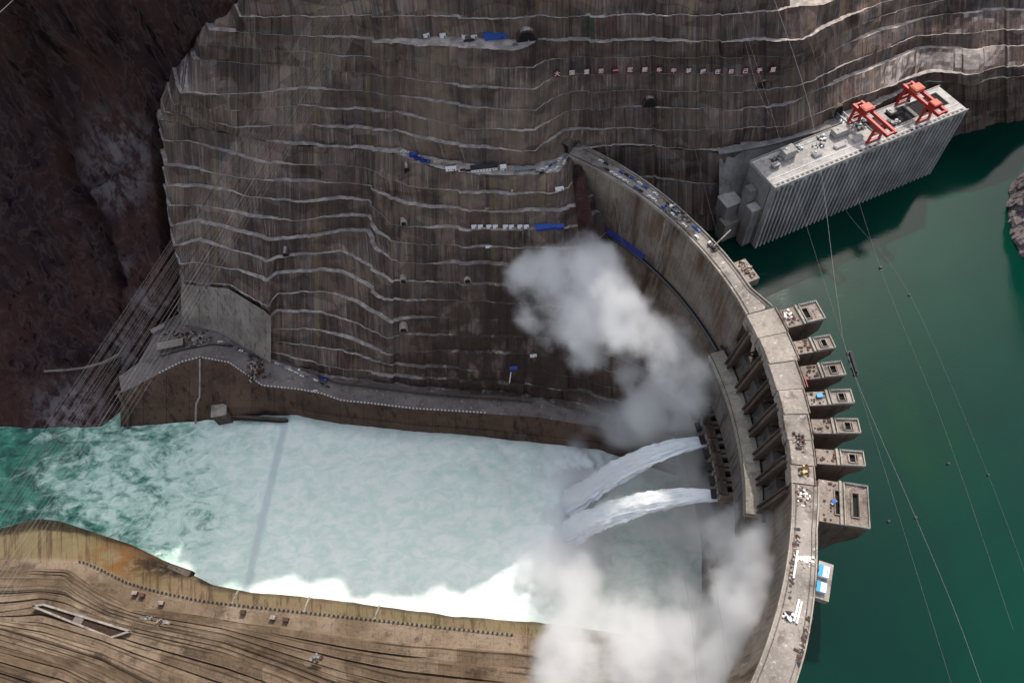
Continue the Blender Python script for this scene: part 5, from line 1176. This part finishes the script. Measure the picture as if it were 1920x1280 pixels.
# ------------------------------------------------------------------ mist thrown up by the spillway
def mist(name, puffs, dens, nscale, lab, seed=0, col=(.998, .998, .998), edge=(.22, 1.15), nk=1.15, aniso=.2, warp=30):
    """puffs: (px, py, z, radius in metres): soft balls whose sum, eaten into by noise, is the cloud"""
    P = [(at(x, y, z), r*1.12) for x, y, z, r in puffs]
    bm = bmesh.new()
    for p, r in P: bmesh.ops.create_icosphere(bm, subdivisions=2, radius=r*1.1, matrix=Matrix.Translation(Vector(map(float, p))))
    me = bpy.data.meshes.new(name); bm.to_mesh(me); bm.free(); o = bpy.data.objects.new(name, me); C.objects.link(o)
    rm = o.modifiers.new('r', 'REMESH'); rm.mode = 'VOXEL'; rm.voxel_size = 5
    dg = bpy.context.evaluated_depsgraph_get(); me2 = bpy.data.meshes.new_from_object(o.evaluated_get(dg)); o.modifiers.clear(); o.data = me2
    m = bpy.data.materials.new(name); m.use_nodes = True; N = NT.__new__(NT); N.m = m; N.t = m.node_tree; N.t.nodes.clear()
    N.geo = N.t.nodes.new('ShaderNodeNewGeometry'); N.tc = N.t.nodes.new('ShaderNodeTexCoord')
    out = N.n('ShaderNodeOutputMaterial'); pv = N.n('ShaderNodeVolumePrincipled'); N.L(pv.outputs[0], out.inputs['Volume'])
    pv.inputs['Color'].default_value = (*col, 1); pv.inputs['Anisotropy'].default_value = aniso
    wn = N.n('ShaderNodeTexNoise'); N.L(N.mapv(N.pos, loc=(seed*11, 0, 0)), wn.inputs['Vector']); wn.inputs['Scale'].default_value = nscale*.7; wn.inputs['Detail'].default_value = 2
    sc_ = N.n('ShaderNodeVectorMath', operation='MULTIPLY_ADD'); N.L(wn.outputs[1], sc_.inputs[0]); sc_.inputs[1].default_value = (warp, warp, warp); N.L(N.pos, sc_.inputs[2])
    sb = N.n('ShaderNodeVectorMath', operation='SUBTRACT'); N.L(sc_.outputs[0], sb.inputs[0]); sb.inputs[1].default_value = (warp/2, warp/2, warp/2)
    F = None
    for p, r in P:
        d = N.n('ShaderNodeVectorMath', operation='DISTANCE'); N.L(sb.outputs[0], d.inputs[0]); d.inputs[1].default_value = tuple(map(float, p))
        g = N.n('ShaderNodeMapRange', interpolation_type='SMOOTHSTEP'); N.L(d.outputs[1], g.inputs[0]); g.inputs[1].default_value = r; g.inputs[2].default_value = r*.1
        F = g.outputs[0] if F is None else N.math('ADD', F, g.outputs[0])
    F = N.math('MINIMUM', F, 1.15)
    nz = N.noise(N.mapv(N.pos, (1, 1, .85), (seed*7, seed*3, 0)), nscale, 6, .62)
    n2 = N.noise(N.mapv(N.pos, (1, 1, .8), (3, seed*5, 0)), nscale*3.2, 5, .62)
    f = N.math('ADD', F, N.math('MULTIPLY', N.math('SUBTRACT', nz, .5), nk*2.6)); f = N.math('ADD', f, N.math('MULTIPLY', N.math('SUBTRACT', n2, .5), nk*1.1))
    dn = N.math('POWER', N.step(f, edge[0], edge[1]+.25), 1.3)
    # die out exactly at the hull
    N.L(N.math('MULTIPLY', N.math('MULTIPLY', dn, N.step(F, .02, .25)), dens), pv.inputs['Density'])
    o.data.materials.clear(); o.data.materials.append(m)
    m.cycles.volume_sampling = 'MULTIPLE_IMPORTANCE'; m.cycles.homogeneous_volume = False; m.volume_intersection_method = 'FAST' if hasattr(m, 'volume_intersection_method') else m.volume_intersection_method
    tag(o, lab, 'mist', None, 'stuff'); return o
mist('mist', [(965, 520, 185, 24), (1010, 505, 185, 28), (1065, 495, 190, 28), (1112, 478, 195, 27), (1120, 510, 190, 28), (1160, 550, 190, 28), (1205, 590, 190, 28), (1185, 625, 180, 28), (1095, 560, 175, 20), (1040, 552, 176, 22), (1080, 590, 165, 24), (1000, 590, 165, 25), (1050, 630, 150, 27),
              (1110, 620, 155, 30), (1165, 600, 170, 28), (1110, 670, 130, 26), (1262, 640, 178, 26), (1240, 670, 170, 28), (1285, 695, 165, 28), (1310, 700, 170, 20), (1240, 720, 140, 28), (1285, 745, 140, 28), (1215, 745, 110, 26), (1180, 700, 100, 24), (1235, 785, 95, 26), (1290, 795, 110, 22), (1200, 770, 80, 22)],
     .10, .020, 'grey mist billowing up between the terraces and the dam', 1)
mist('mist', [(1210, 800, 70, 32), (1165, 815, 45, 24), (1270, 800, 80, 28), (1250, 870, 58, 24), (1240, 930, 40, 22), (1290, 890, 60, 22), (1300, 850, 70, 26), (1310, 910, 80, 22), (1130, 770, 45, 30), (1180, 785, 60, 32), (1275, 1000, 50, 26), (1310, 970, 70, 24), (1225, 985, 34, 20), (1085, 825, 14, 20)],
     .055, .022, 'thin spray veil over the foaming basin below the far jet', 3, edge=(.0, 1.0), nk=.5)
mist('mist', [(1040, 1030, 22, 30), (1090, 1075, 25, 28), (1020, 1100, 20, 28), (1120, 1010, 30, 22), (985, 1040, 10, 22), (1080, 1130, 40, 30), (1180, 1165, 60, 34), (1130, 1200, 60, 38), (1050, 1190, 45, 30), (1240, 1230, 85, 42), (1150, 1280, 80, 42), (1050, 1270, 60, 36),
              (1330, 1190, 110, 42), (1300, 1110, 80, 34), (1370, 1100, 140, 40), (1420, 1030, 170, 34), (1380, 1000, 130, 30), (1330, 1020, 90, 24), (1430, 1110, 190, 30), (1390, 1180, 170, 36), (1360, 1270, 150, 42), (1260, 1310, 110, 46), (1440, 985, 190, 22), (1400, 950, 160, 16)],
     .085, .018, 'dense white spray cloud filling the gorge at the foot of the lit dam face', 5)
mist('mist', [(1112, 893, 13, 12), (1085, 902, 8, 16), (1055, 905, 5, 16), (1100, 915, 6, 12), (1130, 888, 18, 9), (1128, 975, 18, 9), (1105, 988, 10, 14), (1078, 1000, 8, 16), (1050, 1010, 6, 16), (1090, 1020, 10, 14), (1062, 1045, 12, 18), (1025, 1035, 8, 16), (1085, 1065, 14, 18), (1110, 1045, 16, 14), (1000, 1060, 8, 16), (1030, 1080, 10, 18), (980, 1085, 6, 14), (1040, 970, 6, 14),
              (1260, 841, 107, 9.0), (1246, 845, 104, 9.6), (1232, 850, 101, 10.2), (1218, 856, 97, 10.8), (1205, 862, 93, 11.4), (1191, 868, 87, 12.0), (1177, 875, 81, 12.6), (1163, 883, 75, 13.2), (1149, 891, 68, 13.8), (1136, 899, 60, 14.4), (1123, 907, 51, 15.0), (1110, 916, 42, 15.6), (1097, 925, 32, 16.2), (1085, 935, 21, 16.8), (1073, 945, 10, 17.4), (1274, 932, 107, 9.0), (1258, 934, 104, 9.6), (1243, 937, 101, 10.2), (1227, 940, 97, 10.8), (1212, 943, 93, 11.4), (1196, 947, 87, 12.0), (1181, 951, 81, 12.6), (1166, 956, 75, 13.2), (1151, 961, 68, 13.8), (1137, 967, 60, 14.4), (1122, 973, 51, 15.0), (1108, 979, 42, 15.6), (1094, 985, 32, 16.2), (1081, 992, 21, 16.8), (1068, 999, 10, 17.4)],
     .22, .05, 'bright white burst of spray where the two jets hit the pool', 8, edge=(.0, .8), warp=7)
dam_l = Vector(rt(0, 0, 0)); dam.location = dam_l
for ch in bpy.data.objects:
    if ch.parent == dam: ch.matrix_parent_inverse = Matrix.Translation(-dam_l)
